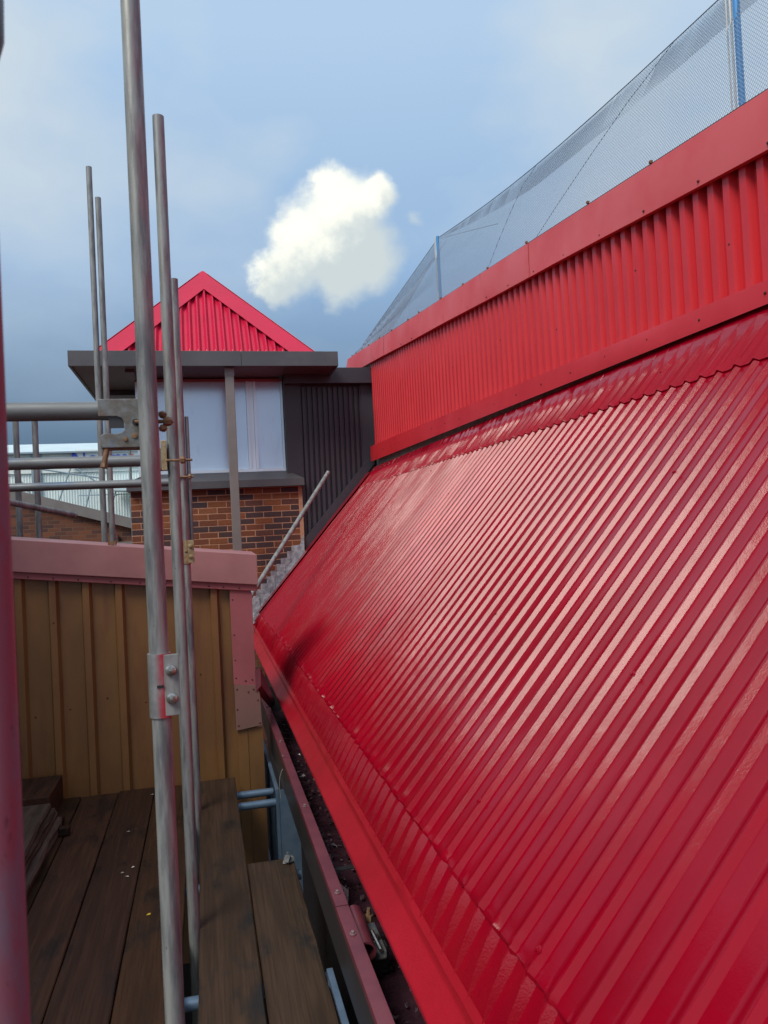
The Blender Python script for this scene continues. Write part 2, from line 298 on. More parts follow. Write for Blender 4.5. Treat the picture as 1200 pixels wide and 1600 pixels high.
# ------------------------------------------------------------------ builders
WL = {}      # world location of every object we make (no rotations anywhere on parents)
def tag(o, label=None, cat=None, group=None, kind=None):
    if label: o['label'] = label
    if cat: o['category'] = cat
    if group: o['group'] = group
    if kind: o['kind'] = kind
    return o
def link(o, loc, parent=None):
    COL.objects.link(o); loc = Vector(loc); WL[o.name] = loc
    if parent is not None:
        o.parent = parent; o.location = loc - WL[parent.name]
    else: o.location = loc
    return o
def thing(name, loc, label, cat, group=None):
    o = bpy.data.objects.new(name, None); o.empty_display_size = .1
    link(o, loc); return tag(o, label, cat, group)
class MB:
    def __init__(s): s.v = []; s.f = []
    def add(s, vs, fs):
        b = len(s.v); s.v += [tuple(q) for q in vs]; s.f += [tuple(i+b for i in q) for q in fs]; return s
    def box(s, x0, x1, y0, y1, z0, z1):
        vs = [(x, y, z) for z in (z0, z1) for y in (y0, y1) for x in (x0, x1)]
        return s.add(vs, [(0,2,3,1), (4,5,7,6), (0,1,5,4), (2,6,7,3), (0,4,6,2), (1,3,7,5)])
    def prism(s, poly, axis, a0, a1):          # poly of 2-D points, extruded along axis ('x','y','z')
        def p(q, a): return {'x': (a, q[0], q[1]), 'y': (q[0], a, q[1]), 'z': (q[0], q[1], a)}[axis]
        n = len(poly); vs = [p(q, a0) for q in poly] + [p(q, a1) for q in poly]
        fs = [tuple(range(n))[::-1], tuple(range(n, 2*n))] + [(i, (i+1) % n, (i+1) % n + n, i+n) for i in range(n)]
        return s.add(vs, fs)
    def hexa(s, bottom, top):                  # two quads of 3-D points
        return s.add(list(bottom)+list(top), [(3,2,1,0), (4,5,6,7), (0,1,5,4), (1,2,6,5), (2,3,7,6), (3,0,4,7)])
    def tube(s, p0, p1, r, n=16, r1=None, hollow=0.):
        p0, p1 = Vector(p0), Vector(p1); r1 = r if r1 is None else r1
        d = (p1-p0).normalized(); a = d.orthogonal().normalized(); b = d.cross(a)
        rings = [(p0, r), (p1, r1)]
        if hollow: rings = [(p0 + d*min(.08, (p1-p0).length*.3), r*hollow), (p0, r*hollow), (p0, r), (p1, r1), (p1, r1*hollow), (p1 - d*min(.08, (p1-p0).length*.3), r1*hollow)]
        vs = []
        for (c, q) in rings: vs += [c + (a*math.cos(2*math.pi*i/n) + b*math.sin(2*math.pi*i/n))*q for i in range(n)]
        fs = []
        for k in range(len(rings)-1): fs += [(k*n+i, k*n+(i+1) % n, (k+1)*n+(i+1) % n, (k+1)*n+i) for i in range(n)]
        fs += [tuple(range(n))[::-1], tuple(range((len(rings)-1)*n, len(rings)*n))]
        return s.add(vs, fs)
    def path(s, pts, r, n=8):
        for a, b in zip(pts[:-1], pts[1:]): s.tube(a, b, r, n)
        return s
    def lathe(s, c, axis, prof, n=14):         # prof: (distance along axis, radius)
        c = Vector(c); d = Vector(axis).normalized(); a = d.orthogonal().normalized(); b = d.cross(a); vs = []
        for (h, q) in prof: vs += [c + d*h + (a*math.cos(2*math.pi*i/n) + b*math.sin(2*math.pi*i/n))*q for i in range(n)]
        fs = []
        for k in range(len(prof)-1): fs += [(k*n+i, k*n+(i+1) % n, (k+1)*n+(i+1) % n, (k+1)*n+i) for i in range(n)]
        fs += [tuple(range(n))[::-1], tuple(range((len(prof)-1)*n, len(prof)*n))]
        return s.add(vs, fs)
    def grid(s, rows):                          # rows of equal-length vertex lists
        m = len(rows[0]); vs = [q for r_ in rows for q in r_]
        return s.add(vs, [(j*m+i, j*m+i+1, (j+1)*m+i+1, (j+1)*m+i) for j in range(len(rows)-1) for i in range(m-1)])
    def mesh(s, name, material, smooth=None, bevel=0.):
        v = np.array(s.v, float); c = (v.min(0)+v.max(0))/2
        me = bpy.data.meshes.new(name); me.from_pydata([tuple(q) for q in v-c], [], s.f)
        bm = bmesh.new(); bm.from_mesh(me)
        if bevel: bmesh.ops.bevel(bm, geom=[e_ for e_ in bm.edges if len(e_.link_faces) == 2 and e_.calc_face_angle(0) > .6], offset=bevel, segments=2, affect='EDGES', profile=.6)
        if getattr(s, 'fixn', True): bmesh.ops.recalc_face_normals(bm, faces=bm.faces)
        bm.to_mesh(me); bm.free()
        me.materials.append(MT[material])
        if smooth:
            me.polygons.foreach_set('use_smooth', [True]*len(me.polygons)); me.set_sharp_from_angle(angle=R(smooth))
        me.update(); return me, Vector(c)
    def build(s, name, material, parent=None, smooth=None, bevel=0.):
        me, c = s.mesh(name, material, smooth, bevel)
        o = bpy.data.objects.new(name, me); return link(o, c, parent)
def copies(name, me, locs, parent):
    out = []
    for l in locs: out.append(link(bpy.data.objects.new(name, me), l, parent))
    return out
def jit(a): return rnd.uniform(-a, a)

# ------------------------------------------------------------------ ground, hills
g = MB(); g.fixn = False
g.grid([[(x, y, -6.0) for x in (-3000, -200, 0, 200, 3000)] for y in (-3000, -200, 0, 200, 3000)])
tag(g.build('ground', 'ground'), kind='structure')
rows = []
for j in range(9):
    t = j/8
    rows.append([(-900 + i*45, 1150 + 420*t, -6 + (math.sin(math.pi*t)**.8) * max(0, 158*math.exp(-((-900+i*45+520)/330)**2) + 7*math.sin(i*1.7)+9*math.sin(i*.6+j))) for i in range(24)])
tag(MB().grid(rows).build('hill', 'hill', smooth=60), kind='structure')

# ------------------------------------------------------------------ red building: roof, apron, gutter, clad wall, cap
YA, YB = -2.0, 9.66                    # extent along the eaves
PX = .1                                # rib pitch
Kp = Vector((.64, 0, .656)); Tp = Vector((2.2, 0, 2.42))
up = (Tp-Kp).normalized(); nr = Vector((-up.z, 0, up.x))
SL = (Tp-Kp).length
def on_roof(x): return Kp + (Tp-Kp)*((x-Kp.x)/(Tp.x-Kp.x))
bld = thing('red_building', (1.4, 4, -6), 'red-painted building with a steep glossy ribbed roof filling the right side', 'building')

def ribline(y0, y1, hs, ws, base, normal, h, wob=0., wide=1.):
    out = []; n = round((y1-y0)/PX)
    near_ = ((-.0075-.0128*wide, 0), (-.0075, 1)); far_ = ((-.0015, 1), (.014*wide, .34), (.020*wide, .16), (.027*wide, .05), (.036*wide, 0))
    for i in range(n):
        c = y0 + (i+.5)*PX
        sy = near_ + far_
        for a, k in sy:
            q = base + normal*(h*hs*k) + normal*jit(wob)
            out.append((q.x, c + a*(ws if k > .5 else max(ws, .05)), q.z))
        if i == n-1: out.append((base.x, y1, base.z))
        if i == 0: out.insert(0, (base.x, y0, base.z))
    return out
RH = .0138
Lx = 1.96
Lp = on_roof(Lx)
sheetw = 1.0
ys = [YA + i*sheetw for i in range(int((YB-YA)/sheetw)+1)]
for y0 in ys:
    y1 = min(y0+sheetw, YA + math.floor((YB-YA)/PX)*PX)
    if y1-y0 < .05: continue
    sheet = MB(); sheet.fixn = False
    rows = []
    LL = (Lp-Kp).length + .05
    for k, s_ in enumerate([0, .010, .020, .032] + list(np.linspace(.06, LL, 12))):
        base = Kp + up*s_ + nr*(.006 if k == 0 else .006)
        rows.append(ribline(y0, y1, 1, 1, base, nr, RH, wob=.0005 if 3 < k < 15 else (.0018 if k < 3 else .0009)))
    # folded lower edge: the painted lip of the sheet end
    rows.insert(0, [(x + jit(.003), y, z - .012 + jit(.004)) for (x, y, z) in rows[0]])
    sheet.grid(rows)
    sheet.build('roof_sheet', 'roof_red', bld, smooth=33)
    # upper sheet: laps over, ribs die out under the wall trim
    us = MB(); us.fixn = False; rows = []
    for s_, hs, ws, off in ((-.012, 1.08, 1.08, .001), (-.01, 1.15, 1.12, .013), (.012, 1.12, 1.1, .011), (.03, 1, 1, .008), (.17, 1, 1, .008), (.205, .85, .95, .009), (.23, .5, .7, .011), (.25, .12, .3, .014), (.265, 0, .1, .017), (.33, 0, .1, .022)):
        base = Lp + up*s_ + nr*off
        rows.append(ribline(y0, y1, hs, ws, base, nr, RH, wob=.0012))
    us.grid(rows); us.build('ridge_sheet', 'roof_red', bld, smooth=18)
    # apron below the kink: ribs taper to points
    ap = MB(); ap.fixn = False; rows = []
    dn = Vector((-.5, 0, -.866)); na = Vector((-.866, 0, .5))
    rows.append(ribline(y0, y1, 1, 1, Kp + up*.05 - nr*.003, nr, RH))
    for s_, hs, ws in ((.0, .8, 1), (.03, 1, .95), (.06, .92, .8), (.09, .85, .66), (.125, .62, .42), (.155, .32, .18), (.184, 0, .02)):
        base = Kp + dn*s_ - nr*.003
        rows.append(ribline(y0, y1, hs, ws, base, na, RH*1.6, wob=.0005, wide=1.15))
    rows.reverse(); ap.grid(rows); ap.build('apron_sheet', 'apron_red', bld, smooth=9)
YE = 9.66
# eave flashing: from the end of the apron ribs over a bend to the drip edge, one folded strip per 3 m
Rb = Kp + Vector((-.5, 0, -.866))*.182 - nr*.003
sec = [(Rb.x+.008, Rb.z+.018), (Rb.x-.006, Rb.z-.004), (.5445, .472), (.540, .463), (.486, .417), (.480, .408), (.481, .392), (.497, .390), (.60, .43)]
for a, b in ((YA, 1.05), (1.05, 4.05), (4.05, 7.05), (7.05, YE)):
    fl = MB(); fl.fixn = False; rows = []
    n = int((b-a)/.08)
    for i in range(n+1):
        y = a + (b-a)*i/n
        rows.append([(x + jit(.0007), y, z + jit(.0007) + (.003 if i == n else 0)) for x, z in sec])
    fl.grid([list(r_)[::-1] for r_ in rows]); fl.build('eave_flashing', 'eave_red', bld, smooth=28)
# verge flashing strip at the far end of the roof
vf = MB(); a = Kp + nr*.036; b = Lp + up*.22 + nr*.04
vf.hexa([(a.x, 9.44, a.z), (b.x, 9.44, b.z), (b.x, 9.655, b.z), (a.x, 9.655, a.z)], [(q.x+nr.x*.004, y, q.z+nr.z*.004) for q, y in ((a, 9.44), (b, 9.44), (b, 9.655), (a, 9.655))])
vf.build('verge_flashing', 'roof_red', bld)
# solid body under the roof and behind the wall
MB().prism([(.66, -5.9), (.66, .60), (2.24, 2.38), (2.24, -5.9)], 'y', YA, 9.64).build('building_body', 'black', bld)
def cbz(Y): return 2.987 + .1058*(Y-2.46)
def ctz(Y): return cbz(Y) + .225
def tbz(Y): return 2.402 + .0115*(Y-2.5)
def ttz(Y): return 2.495 + .0262*(Y-2.5)
WX = 2.215
for y0 in ys:                      # ribbed wall sheets
    y1 = min(y0+sheetw, 9.6)
    if y1-y0 < .05: continue
    ws_ = MB(); ws_.fixn = False; lo, mid, hi = [], [], []
    n = round((y1-y0)/PX)
    pts = [(y0, 0)]
    for i in range(n):
        c = y0+(i+.5)*PX
        pts += [(c-.032, 0), (c-.019, 1), (c+.019, 1), (c+.032, 0)]
    pts += [(y1, 0)]
    for (y, k) in pts:
        x = WX - .03*k
        lo.append((x+jit(.0006), y, ttz(y)-.06)); mid.append((x+jit(.0012), y, (ttz(y)+cbz(y))/2)); hi.append((x+jit(.0006), y, cbz(y)+.05))
    ws_.grid([lo, mid, hi]); ws_.build('wall_sheet', 'wall_red', bld)
# wall core behind
core = MB(); core.hexa([(2.235, YA, 2.3), (4.6, YA, 2.3), (4.6, 10.88, 2.3), (2.235, 10.88, 2.3)], [(2.235, YA, ctz(YA)-.05), (4.6, YA, ctz(YA)-.05), (4.6, 10.88, ctz(10.88)-.05), (2.235, 10.88, ctz(10.88)-.05)])
core.build('parapet_core', 'pale', bld)
# cap flashing lengths, with laps
rv_cap = []
joints = [YA, 1.6, 4.62, 7.28, 8.7, 10.9]
for i, (a, b) in enumerate(zip(joints[:-1], joints[1:])):
    o_ = .0 if i % 2 else .003
    cp = MB(); rows = []; n = max(3, int((b-a)/.3))
    for k in range(n+1):
        y = a + (b-a)*k/n - (0 if k < n else -.03); zb, zt = cbz(y), ctz(y)
        wv = .004*math.sin(y*2.7)+jit(.0015)
        rows.append([(2.19, y, zb+.004), (2.152-o_+wv, y, zb), (2.15-o_-wv*.6, y, (zb+zt)/2), (2.153-o_, y, zt-.004), (2.158-o_, y, zt), (2.42, y, zt+.012), (2.42, y, zt-.06)])
    cp.grid(rows); cp.build('cap_flashing', 'cap_red', bld, smooth=30)
# end piece of the cap, turning the corner
MB().hexa([(2.155, 10.93, cbz(10.9)), (2.42, 10.93, cbz(10.9)), (2.42, 11.15, cbz(10.9)-.1), (2.155, 11.15, cbz(10.9)-.1)], [(2.155, 10.93, ctz(10.9)), (2.42, 10.93, ctz(10.9)), (2.42, 11.15, ctz(10.9)-.13), (2.155, 11.15, ctz(10.9)-.13)]).build('corner_cap', 'cap_red', bld)
# trim flashing at the foot of the wall
for a, b in ((YA, .2), (.2, 3.22), (3.22, 6.25), (6.25, 9.6)):
    tr = MB(); rows = []; n = max(3, int((b-a)/.3))
    for k in range(n+1):
        y = a + (b-a)*k/n; zb, zt = tbz(y), ttz(y); wv = jit(.0012)+.003*math.sin(y*3.1)
        rows.append([(2.186, y, zb+.03), (2.136, y, zb+.012), (2.132, y, zb), (2.13+wv, y, (zb+zt)/2), (2.134, y, zt), (2.182, y, zt+.012)])
    tr.grid(rows); tr.build('trim_flashing', 'wall_red', bld, smooth=30)
# screws
scr, _ = MB().lathe((0,0,0), (-1,0,0), [(0, .007), (.002, .007), (.003, .0045), (.006, .004), (.007, .001)], 8).mesh('screw', 'screw', 40)
locs = [(2.149, y, cbz(y)+.022) for y in np.arange(1.2, 9.3, .42)] + [(2.129, y, (tbz(y)+ttz(y))/2 + jit(.01)) for y in np.arange(1.7, 9.2, .4)]
locs += [(WX-.031, round(y/PX)*PX+.05, ttz(y)+f_*(cbz(y)-ttz(y))) for y, f_ in ((2.7, .45), (3.4, .6), (4.3, .4), (5.2, .55), (6.3, .5), (7.2, .45))]
copies('screw', scr, locs, bld)
scr2, _ = MB().lathe((0,0,0), tuple(nr), [(0, .010), (.003, .010), (.004, .006), (.008, .005), (.009, .001)], 8).mesh('roof_screw', 'roof_red', 40)
locs = []
for y, f_ in ((1.85, .3), (2.35, .62), (2.95, .33), (3.25, .78), (3.95, .5), (4.15, .2), (5.05, .66), (5.45, .36), (6.15, .8), (2.15, .08), (1.55, .02), (3.05, .9), (6.9, .45)):
    c = YA + (round((y-YA)/PX-.5)+.5)*PX; q = Kp+up*(SL*f_)+nr*(RH+.006); locs.append((q.x, c, q.z))
copies('roof_screw', scr2, locs, bld)

# gutter
gx = .40
gt = MB(); prof = [(gx, .29), (gx, .085), (gx+.03, .07), (.63, .07), (.63, .42), (.626, .42), (.626, .105), (.6, .078), (gx+.035, .078), (gx+.006, .09), (gx+.006, .283)]
GY1 = 6.75
gt.prism(prof, 'y', YA, 1.72); gt.prism([(x+.002 if x < .5 else x, z) for x, z in prof], 'y', 1.723, 4.6); gt.prism(prof, 'y', 4.603, GY1)
gut = gt.build('gutter', 'gutter', bld)
gin = MB(); rows = []
for k in range(90):
    y = -1 + k*(GY1+.9)/89
    rows.append([(x, y, .118 + jit(.004) + .012*math.sin(y*3)*math.sin(x*20)) for x in np.linspace(.408, .624, 10)])
gin.grid(rows).build('wet_silt', 'gutter_in', gut, smooth=60)
lipme = MB()
for a, b in ((YA, 1.72), (1.726, 2.72), (2.726, 4.6), (4.606, 5.7), (5.706, GY1)):
    l_ = MB(); d_ = jit(.0015)
    l_.prism([(gx-.003+d_, .268), (gx-.003+d_, .2935), (gx-.001, .295), (gx+.042+d_, .2955+d_), (gx+.043+d_, .281), (gx+.041, .281), (gx+.040, .2915), (gx-.001, .2915), (gx-.001, .268)], 'y', a, b)
    l_.build('gutter_lip', 'lip_red', gut)
bolt, _ = MB().lathe((0,0,0), (0,0,1), [(0, .011), (.003, .011), (.0035, .007), (.010, .007), (.012, .004), (.0122, .001)], 10).mesh('lip_bolt', 'bolt_pink', 35)
copies('lip_bolt', bolt, [(gx+.019, y, .302) for y in (1.9, 2.52, 2.82, 3.75, 4.95, 6.0)], gut)
MB().lathe((gx+.11, GY1-.004, .18), (0, 1, 0), [(0, .001), (0, .12), (.02, .118), (.05, .10), (.07, .06), (.075, .001)], 18).build('gutter_stop_end', 'gutter', bld, smooth=40)
# red-splashed tongue of flashing lapped from the parapet into the gutter
MB().hexa([(.30, 5.30, .56), (.335, 5.30, .60), (.47, 5.9, .33), (.44, 5.9, .30)], [(.30, 5.31, .70), (.336, 5.31, .72), (.474, 5.91, .36), (.442, 5.91, .34)]).build('flashing_tongue', 'lip_red', bld)

# debris in the gutter: uncountable wet leaves
db = MB()
for k in range(420):
    y = rnd.choice([rnd.gauss(3.55, .25), rnd.uniform(1.4, 6.5), rnd.gauss(4.6, .3), rnd.gauss(2.1, .2)]); x = rnd.uniform(.42, .60); z = .126 + rnd.random()*.015
    s_ = rnd.uniform(.006, .02); a_ = rnd.uniform(0, 6.3)
    c, s2 = math.cos(a_)*s_, math.sin(a_)*s_
    db.add([(x-c, y-s2, z), (x+s2*.5, y-c*.5, z+jit(.006)), (x+c, y+s2, z+jit(.008)), (x-s2*.5, y+c*.5, z+jit(.008)+.004)], [(0, 1, 2, 3)])
tag(db.build('leaf_litter', 'debris'), 'wet dark leaf litter lying in the gutter', 'leaves', kind='stuff')

# things lying in the gutter
cpl = thing('scaffold_coupler', (.48, 2.62, .125), 'pinkish steel scaffold coupler dropped in the gutter', 'coupler')
def lift(m): m.v = [(.485+(x-.485)*1.3, 2.6+(y-2.6)*1.45, .235+(z-.16)*1.3) for x, y, z in m.v]; return m
lift(MB().tube((.463, 2.53, .165), (.468, 2.70, .17), .026, 18, hollow=.8)).build('clamp_half', 'lip_red', cpl, smooth=40)
lift(MB().box(.488, .52, 2.545, 2.68, .13, .152)).build('clamp_flap', 'bracket', cpl, bevel=.006)
lift(MB().lathe((.506, 2.69, .15), (.1, .1, 1), [(-.02, .006), (.0, .006), (.001, .013), (.016, .013), (.017, .006), (.034, .005)], 6)).build('nut', 'rust', cpl)
lift(MB().lathe((.502, 2.60, .15), (.0, -.3, 1), [(0, .016), (.004, .016), (.005, .01), (.012, .009)], 12)).build('washer', 'chrome', cpl, smooth=40)
lift(MB().tube((.504, 2.54, .157), (.50, 2.62, .16), .0055, 8)).build('bolt', 'chrome', cpl, smooth=40)
MB().box(.43, .545, 2.58, 2.62, .118, .206).build('seat_block', 'gutter', cpl)
sc_ = MB(); sc_.add([(.43, 2.99, .20), (.475, 2.93, .205), (.49, 3.00, .215), (.455, 3.06, .225), (.46, 3.0, .245)], [(0, 1, 4), (1, 2, 4), (2, 3, 4), (3, 0, 4), (3, 2, 1, 0)])
tag(sc_.build('plastic_scrap', 'scrap'), 'crumpled pinkish plastic scrap caught behind the gutter lip', 'litter')
MB().box(gx+.006, .60, 3.18, 3.21, .215, .219).build('gutter_strap', 'gutter', gut)
MB().box(gx+.006, .60, 1.98, 2.01, .24, .244).build('gutter_strap', 'gutter', gut)

# ------------------------------------------------------------------ bird netting
net = thing('bird_netting', (2.2, 6.7, ctz(6.7)), 'fine grey bird netting on posts above the red wall', 'netting')
PY2 = 6.68
def neth(y):
    if y < PY2: return .55 + .06*(y-2.8)/(PY2-2.8) - (.07*math.sin(math.pi*(y-2.66)/(PY2-2.66)) if y > 2.66 else 0)
    return max(0, .61*(10.9-y)/(10.9-PY2))
def netp(y, h, off=0.):
    t = h/max(neth(y), .02)
    return (2.175 + .05*t - .012*math.sin(math.pi*min(t, 1)) + off, y, ctz(y) + h)
def strands(y_lo, y_hi, step, r, hfun, lowfun, off=0., dh=.012):
    m = MB(); m.fixn = False
    for sgn in (1, -1):
        y0 = y_lo - 1.0
        while y0 < y_hi + 1.0:
            pts = []; h = 0.
            while h <= .95:
                y = y0 + sgn*h*1.0
                if y_lo <= y <= y_hi and lowfun(y) <= h <= hfun(y)+dh: pts.append(netp(y, min(h, hfun(y)), off))
                h += dh
            if len(pts) >= 2:
                k = max(1, len(pts)//3); sel = pts[::k]
                if sel[-1] != pts[-1]: sel.append(pts[-1])
                for a, b in zip(sel[:-1], sel[1:]): m.tube(a, b, r, 3)
            y0 += step
    return m
tag(strands(-1.5, 10.9, .018, .00105, neth, lambda y: 0).build('net_mesh', 'net', net), kind='stuff')
tag(strands(PY2, 10.9, .018, .00105, neth, lambda y: max(0, .61*(1-(y-PY2)/(9.0-PY2))), .09).build('net_mesh_overlap', 'net', net), kind='stuff')
tag(strands(1.0, PY2, .018, .00105, neth, lambda y: neth(y)*(1-.26*min(1, (PY2-y)/2.0)), .02, .004).build('net_mesh_hem', 'net', net), kind='stuff')
MB().path([netp(y, neth(y)) for y in np.linspace(-1.5, 2.66, 6)] + [netp(y, neth(y)) for y in np.linspace(3.0, PY2, 10)] + [netp(y, neth(y)) for y in np.linspace(PY2+.3, 10.9, 8)], .0026, 6).build('head_wire', 'cord', net)
MB().path([netp(y, .012) for y in np.linspace(-1.5, 10.9, 24)], .003, 6).build('foot_wire', 'cord', net)
for (y0, h0, y1, h1) in ((4.6, .0, 3.1, .56), (5.4, 0.02, 4.6, .58), (PY2, .6, 5.2, .30)):
    MB().path([netp(y0+(y1-y0)*t, min(h0+(h1-h0)*t, neth(y0+(y1-y0)*t)), .004) for t in (0, .25, .5, .75, 1)], .0016, 5).build('lacing_cord', 'cord', net)
for y in (2.66, PY2):
    h = .62 if y > 5 else .75
    MB().tube((2.215, y, ctz(y)-.02), (2.215, y, ctz(y)+h), .0135, 14).build('blue_post', 'blue_post', net, smooth=40)
    MB().tube((2.205, y+.024, ctz(y)-.02), (2.205, y+.024, ctz(y)+h+.015), .0048, 12).build('white_rod', 'white_post', net, smooth=40)
    MB().tube((2.20, y+.042, ctz(y)-.02), (2.20, y+.042, ctz(y)+h+.0), .0032, 8).build('white_rod', 'white_post', net, smooth=40)
clip, _ = MB().box(-.006, .008, -.008, .008, -.006, .008).tube((-.008, 0, .004), (.006, 0, -.014), .003, 6).mesh('net_clip', 'rust', None, .002)
copies('net_clip', clip, [(2.152, y, ctz(y)+.003 + jit(.004)) for y in (3.22, 3.83, 4.65, 5.35, 5.9, 6.5, 7.2, 7.6, 8.3, 8.9, 9.5, 9.9, 10.3, 10.6)], net)

# ------------------------------------------------------------------ dark clad end wall
dk = thing('dark_clad_wall', (1.7, 9.8, -6), 'dark grey ribbed metal end wall between tower and red wall', 'wall')
dw = 9.72
def rz(x): return on_roof(x).z
MB().prism([(1.07, .9), (1.07, 3.55), (2.23, 3.55), (2.23, 2.40)], 'y', dw+.03, dw+.25).build('backing', 'dark_panel', dk)
MB().prism([(1.068, 1.3), (1.068, 3.5), (1.275, 3.5), (1.275, 1.5)], 'y', dw-.012, dw+.028).build('plain_panel', 'dark_panel', dk)
def ribs_dark():
    m = MB(); p = .0675; x = 1.30
    while x < 2.06:
        z0 = rz(x)+.10; z1 = 3.47
        m.hexa([(x, dw, z0), (x+.036, dw, z0+.036*1.13), (x+.043, dw+.032, z0+.043*1.13), (x-.007, dw+.032, z0-.007)], [(x, dw, z1), (x+.036, dw, z1), (x+.043, dw+.032, z1), (x-.007, dw+.032, z1)])
        x += p
    return m
x = 1.30
while x < 2.05:
    z0 = rz(x)+.10; z1 = 3.47
    m = MB(); m.hexa([(x, dw-.004, z0), (x+.036, dw-.004, z0+.036*1.13), (x+.043, dw+.032, z0+.043*1.13), (x-.007, dw+.032, z0-.007)], [(x, dw-.004, z1), (x+.036, dw-.004, z1), (x+.043, dw+.032, z1), (x-.007, dw+.032, z1)])
    m.build('rib', 'dark_clad', dk); x += .0675
MB().prism([(2.06, rz(2.06)+.05), (2.06, 3.50), (2.215, 3.50), (2.215, rz(2.19)+.07)], 'y', dw-.02, dw+.028).build('side_flashing', 'dark_clad', dk)
MB().prism([(1.215, rz(1.215)+.045), (1.215, rz(1.215)+.21), (2.06, rz(2.06)+.21), (2.20, rz(2.2)+.16), (2.20, rz(2.2)+.05)], 'y', dw-.045, dw-.022).build('raking_flashing', 'dark_clad', dk)
MB().box(1.07, 2.262, dw-.12, dw+.2, 3.50, 3.70).build('top_fascia', 'dark_clad', dk, bevel=.004)
MB().box(1.24, 1.34, dw-.09, dw-.047, rz(1.26)-.02, rz(1.26)+.09).build('flashing_end', 'black', dk)

# ------------------------------------------------------------------ tower
tw = thing('tower', (.2, 10.6, -6), 'small tower with red hip roof, dark eaves, pale windows over brickwork', 'tower')
BY = 9.65
bw = MB().box(-.825, 1.235, BY+.0015, 11.6, .405, 2.21).build('brick_wall', 'mortar', tw)
MB().box(-.83, 1.24, BY, 11.6, -6, .403).build('lower_wall', 'far_brick', tw)
def brick(wd, nm='brick'): return MB().box(-wd/2, wd/2, 0, .05, 0, .0635).mesh(nm, 'brick', None, .003)[0]
full, half = brick(.215), brick(.1025)
for c in range(24):
    z = 2.205 - .075*(c+1) + .005 + .0325
    off = 0 if c % 2 else .1125
    x = -.83 + (off - .1125 if off else 0) 
    xs = -.83
    if c % 2: link(bpy.data.objects.new('brick', half), (xs+.051, BY+.0235, z), bw); xs += .1125
    while xs < 1.235-.05:
        wd = .215 if xs+.215 <= 1.245 else .1025
        hidden = False
        if not hidden: link(bpy.data.objects.new('brick', full if wd > .2 else half), (xs+wd/2, BY+.0235 + jit(.002), z), bw)
        xs += wd+.01
# glazed storey
MB().box(-.70, 1.05, 9.86, 11.5, 2.25, 3.6).build('core', 'dark_panel', tw)
MB().box(-.695, .60, 9.835, 9.857, 2.46, 3.60).build('window_pane', 'window', tw)
MB().box(.725, 1.035, 9.835, 9.857, 2.46, 3.60).build('window_pane', 'window', tw)
wf = MB().box(-.735, 1.065, 9.80, 9.858, 2.42, 2.458).build('window_frame', 'frame', tw)
MB().box(.602, .635, 9.80, 9.858, 2.46, 3.60).build('mullion', 'frame', tw)
MB().box(.637, .69, 9.815, 9.858, 2.46, 3.60).build('mullion', 'frame', tw)
MB().box(.692, .723, 9.80, 9.858, 2.46, 3.60).build('mullion', 'frame', tw)
MB().box(-.735, -.697, 9.80, 9.858, 2.46, 3.60).build('mullion', 'frame', tw)
MB().box(1.037, 1.062, 9.805, 9.858, 2.46, 3.60).build('mullion', 'frame', tw)
MB().box(-.735, 1.065, 9.79, 9.83, 3.565, 3.597).build('head_flashing', 'flash_pink', tw)
# sill: chamfered grey ledge
def sill(x0, x1, z0, z1, z2, y0, y1, y2):
    ch = .17
    m = MB(); m.add([(x0, y0, z0), (x1, y0, z0), (x1, y0, z1), (x0, y0, z1), (x0+ch, y1, z2), (x1-ch, y1, z2), (x0, y2, z0), (x1, y2, z0), (x1, y2, z1), (x0, y2, z1), (x0+ch, y2, z2), (x1-ch, y2, z2)],
        [(0,1,2,3), (3,2,5,4), (0,6,7,1), (1,7,8,2), (0,3,9,6), (2,8,11,5), (3,4,10,9), (4,5,11,10), (6,9,10,11,8,7)])
    return m
sill(-.865, .26, 2.212, 2.30, 2.415, 9.55, 9.79, 9.85); 
sill(-.865, 1.255, 2.212, 2.30, 2.415, 9.55, 9.78, 9.858).build('sill', 'grey_trim', tw)
# eaves
FX0, FX1, FY0, FY1, FZ0, FZ1 = -1.38, 1.668, 9.05, 12.1, 3.60, 3.775
for nm, bx in (('fascia', (FX0, .52, FY0, FY0+.03, FZ0, FZ1)), ('fascia', (.523, FX1, FY0+.001, FY0+.03, FZ0, FZ1)), ('fascia', (FX0, FX0+.03, FY0+.031, FY1-.031, FZ0, FZ1)), ('fascia', (FX1-.03, FX1, FY0+.031, FY1-.031, FZ0, FZ1)), ('fascia', (FX0, FX1, FY1-.03, FY1, FZ0, FZ1))):
    MB().box(*bx).build(nm, 'grey_trim', tw, bevel=.003)
for a, b in ((FX0+.031, -.62), (-.617, .35), (.353, 1.05), (1.053, FX1-.031)):
    MB().box(a, b, FY0+.031, FY1-.031, FZ0+.012, FZ0+.03).build('soffit_board', 'soffit', tw)
MB().box(-.80, -.70, 9.3, 9.8, FZ0-.02, FZ0+.010).build('soffit_batten', 'soffit', tw)
MB().box(-1.2, -.72, 10.6, 10.7, FZ0-.05, FZ0+.010).build('soffit_batten', 'soffit', tw)
MB().box(FX0+.031, FX1-.031, FY0+.031, FY1-.031, FZ1-.03, FZ1-.01).build('eaves_deck', 'grey_trim', tw)
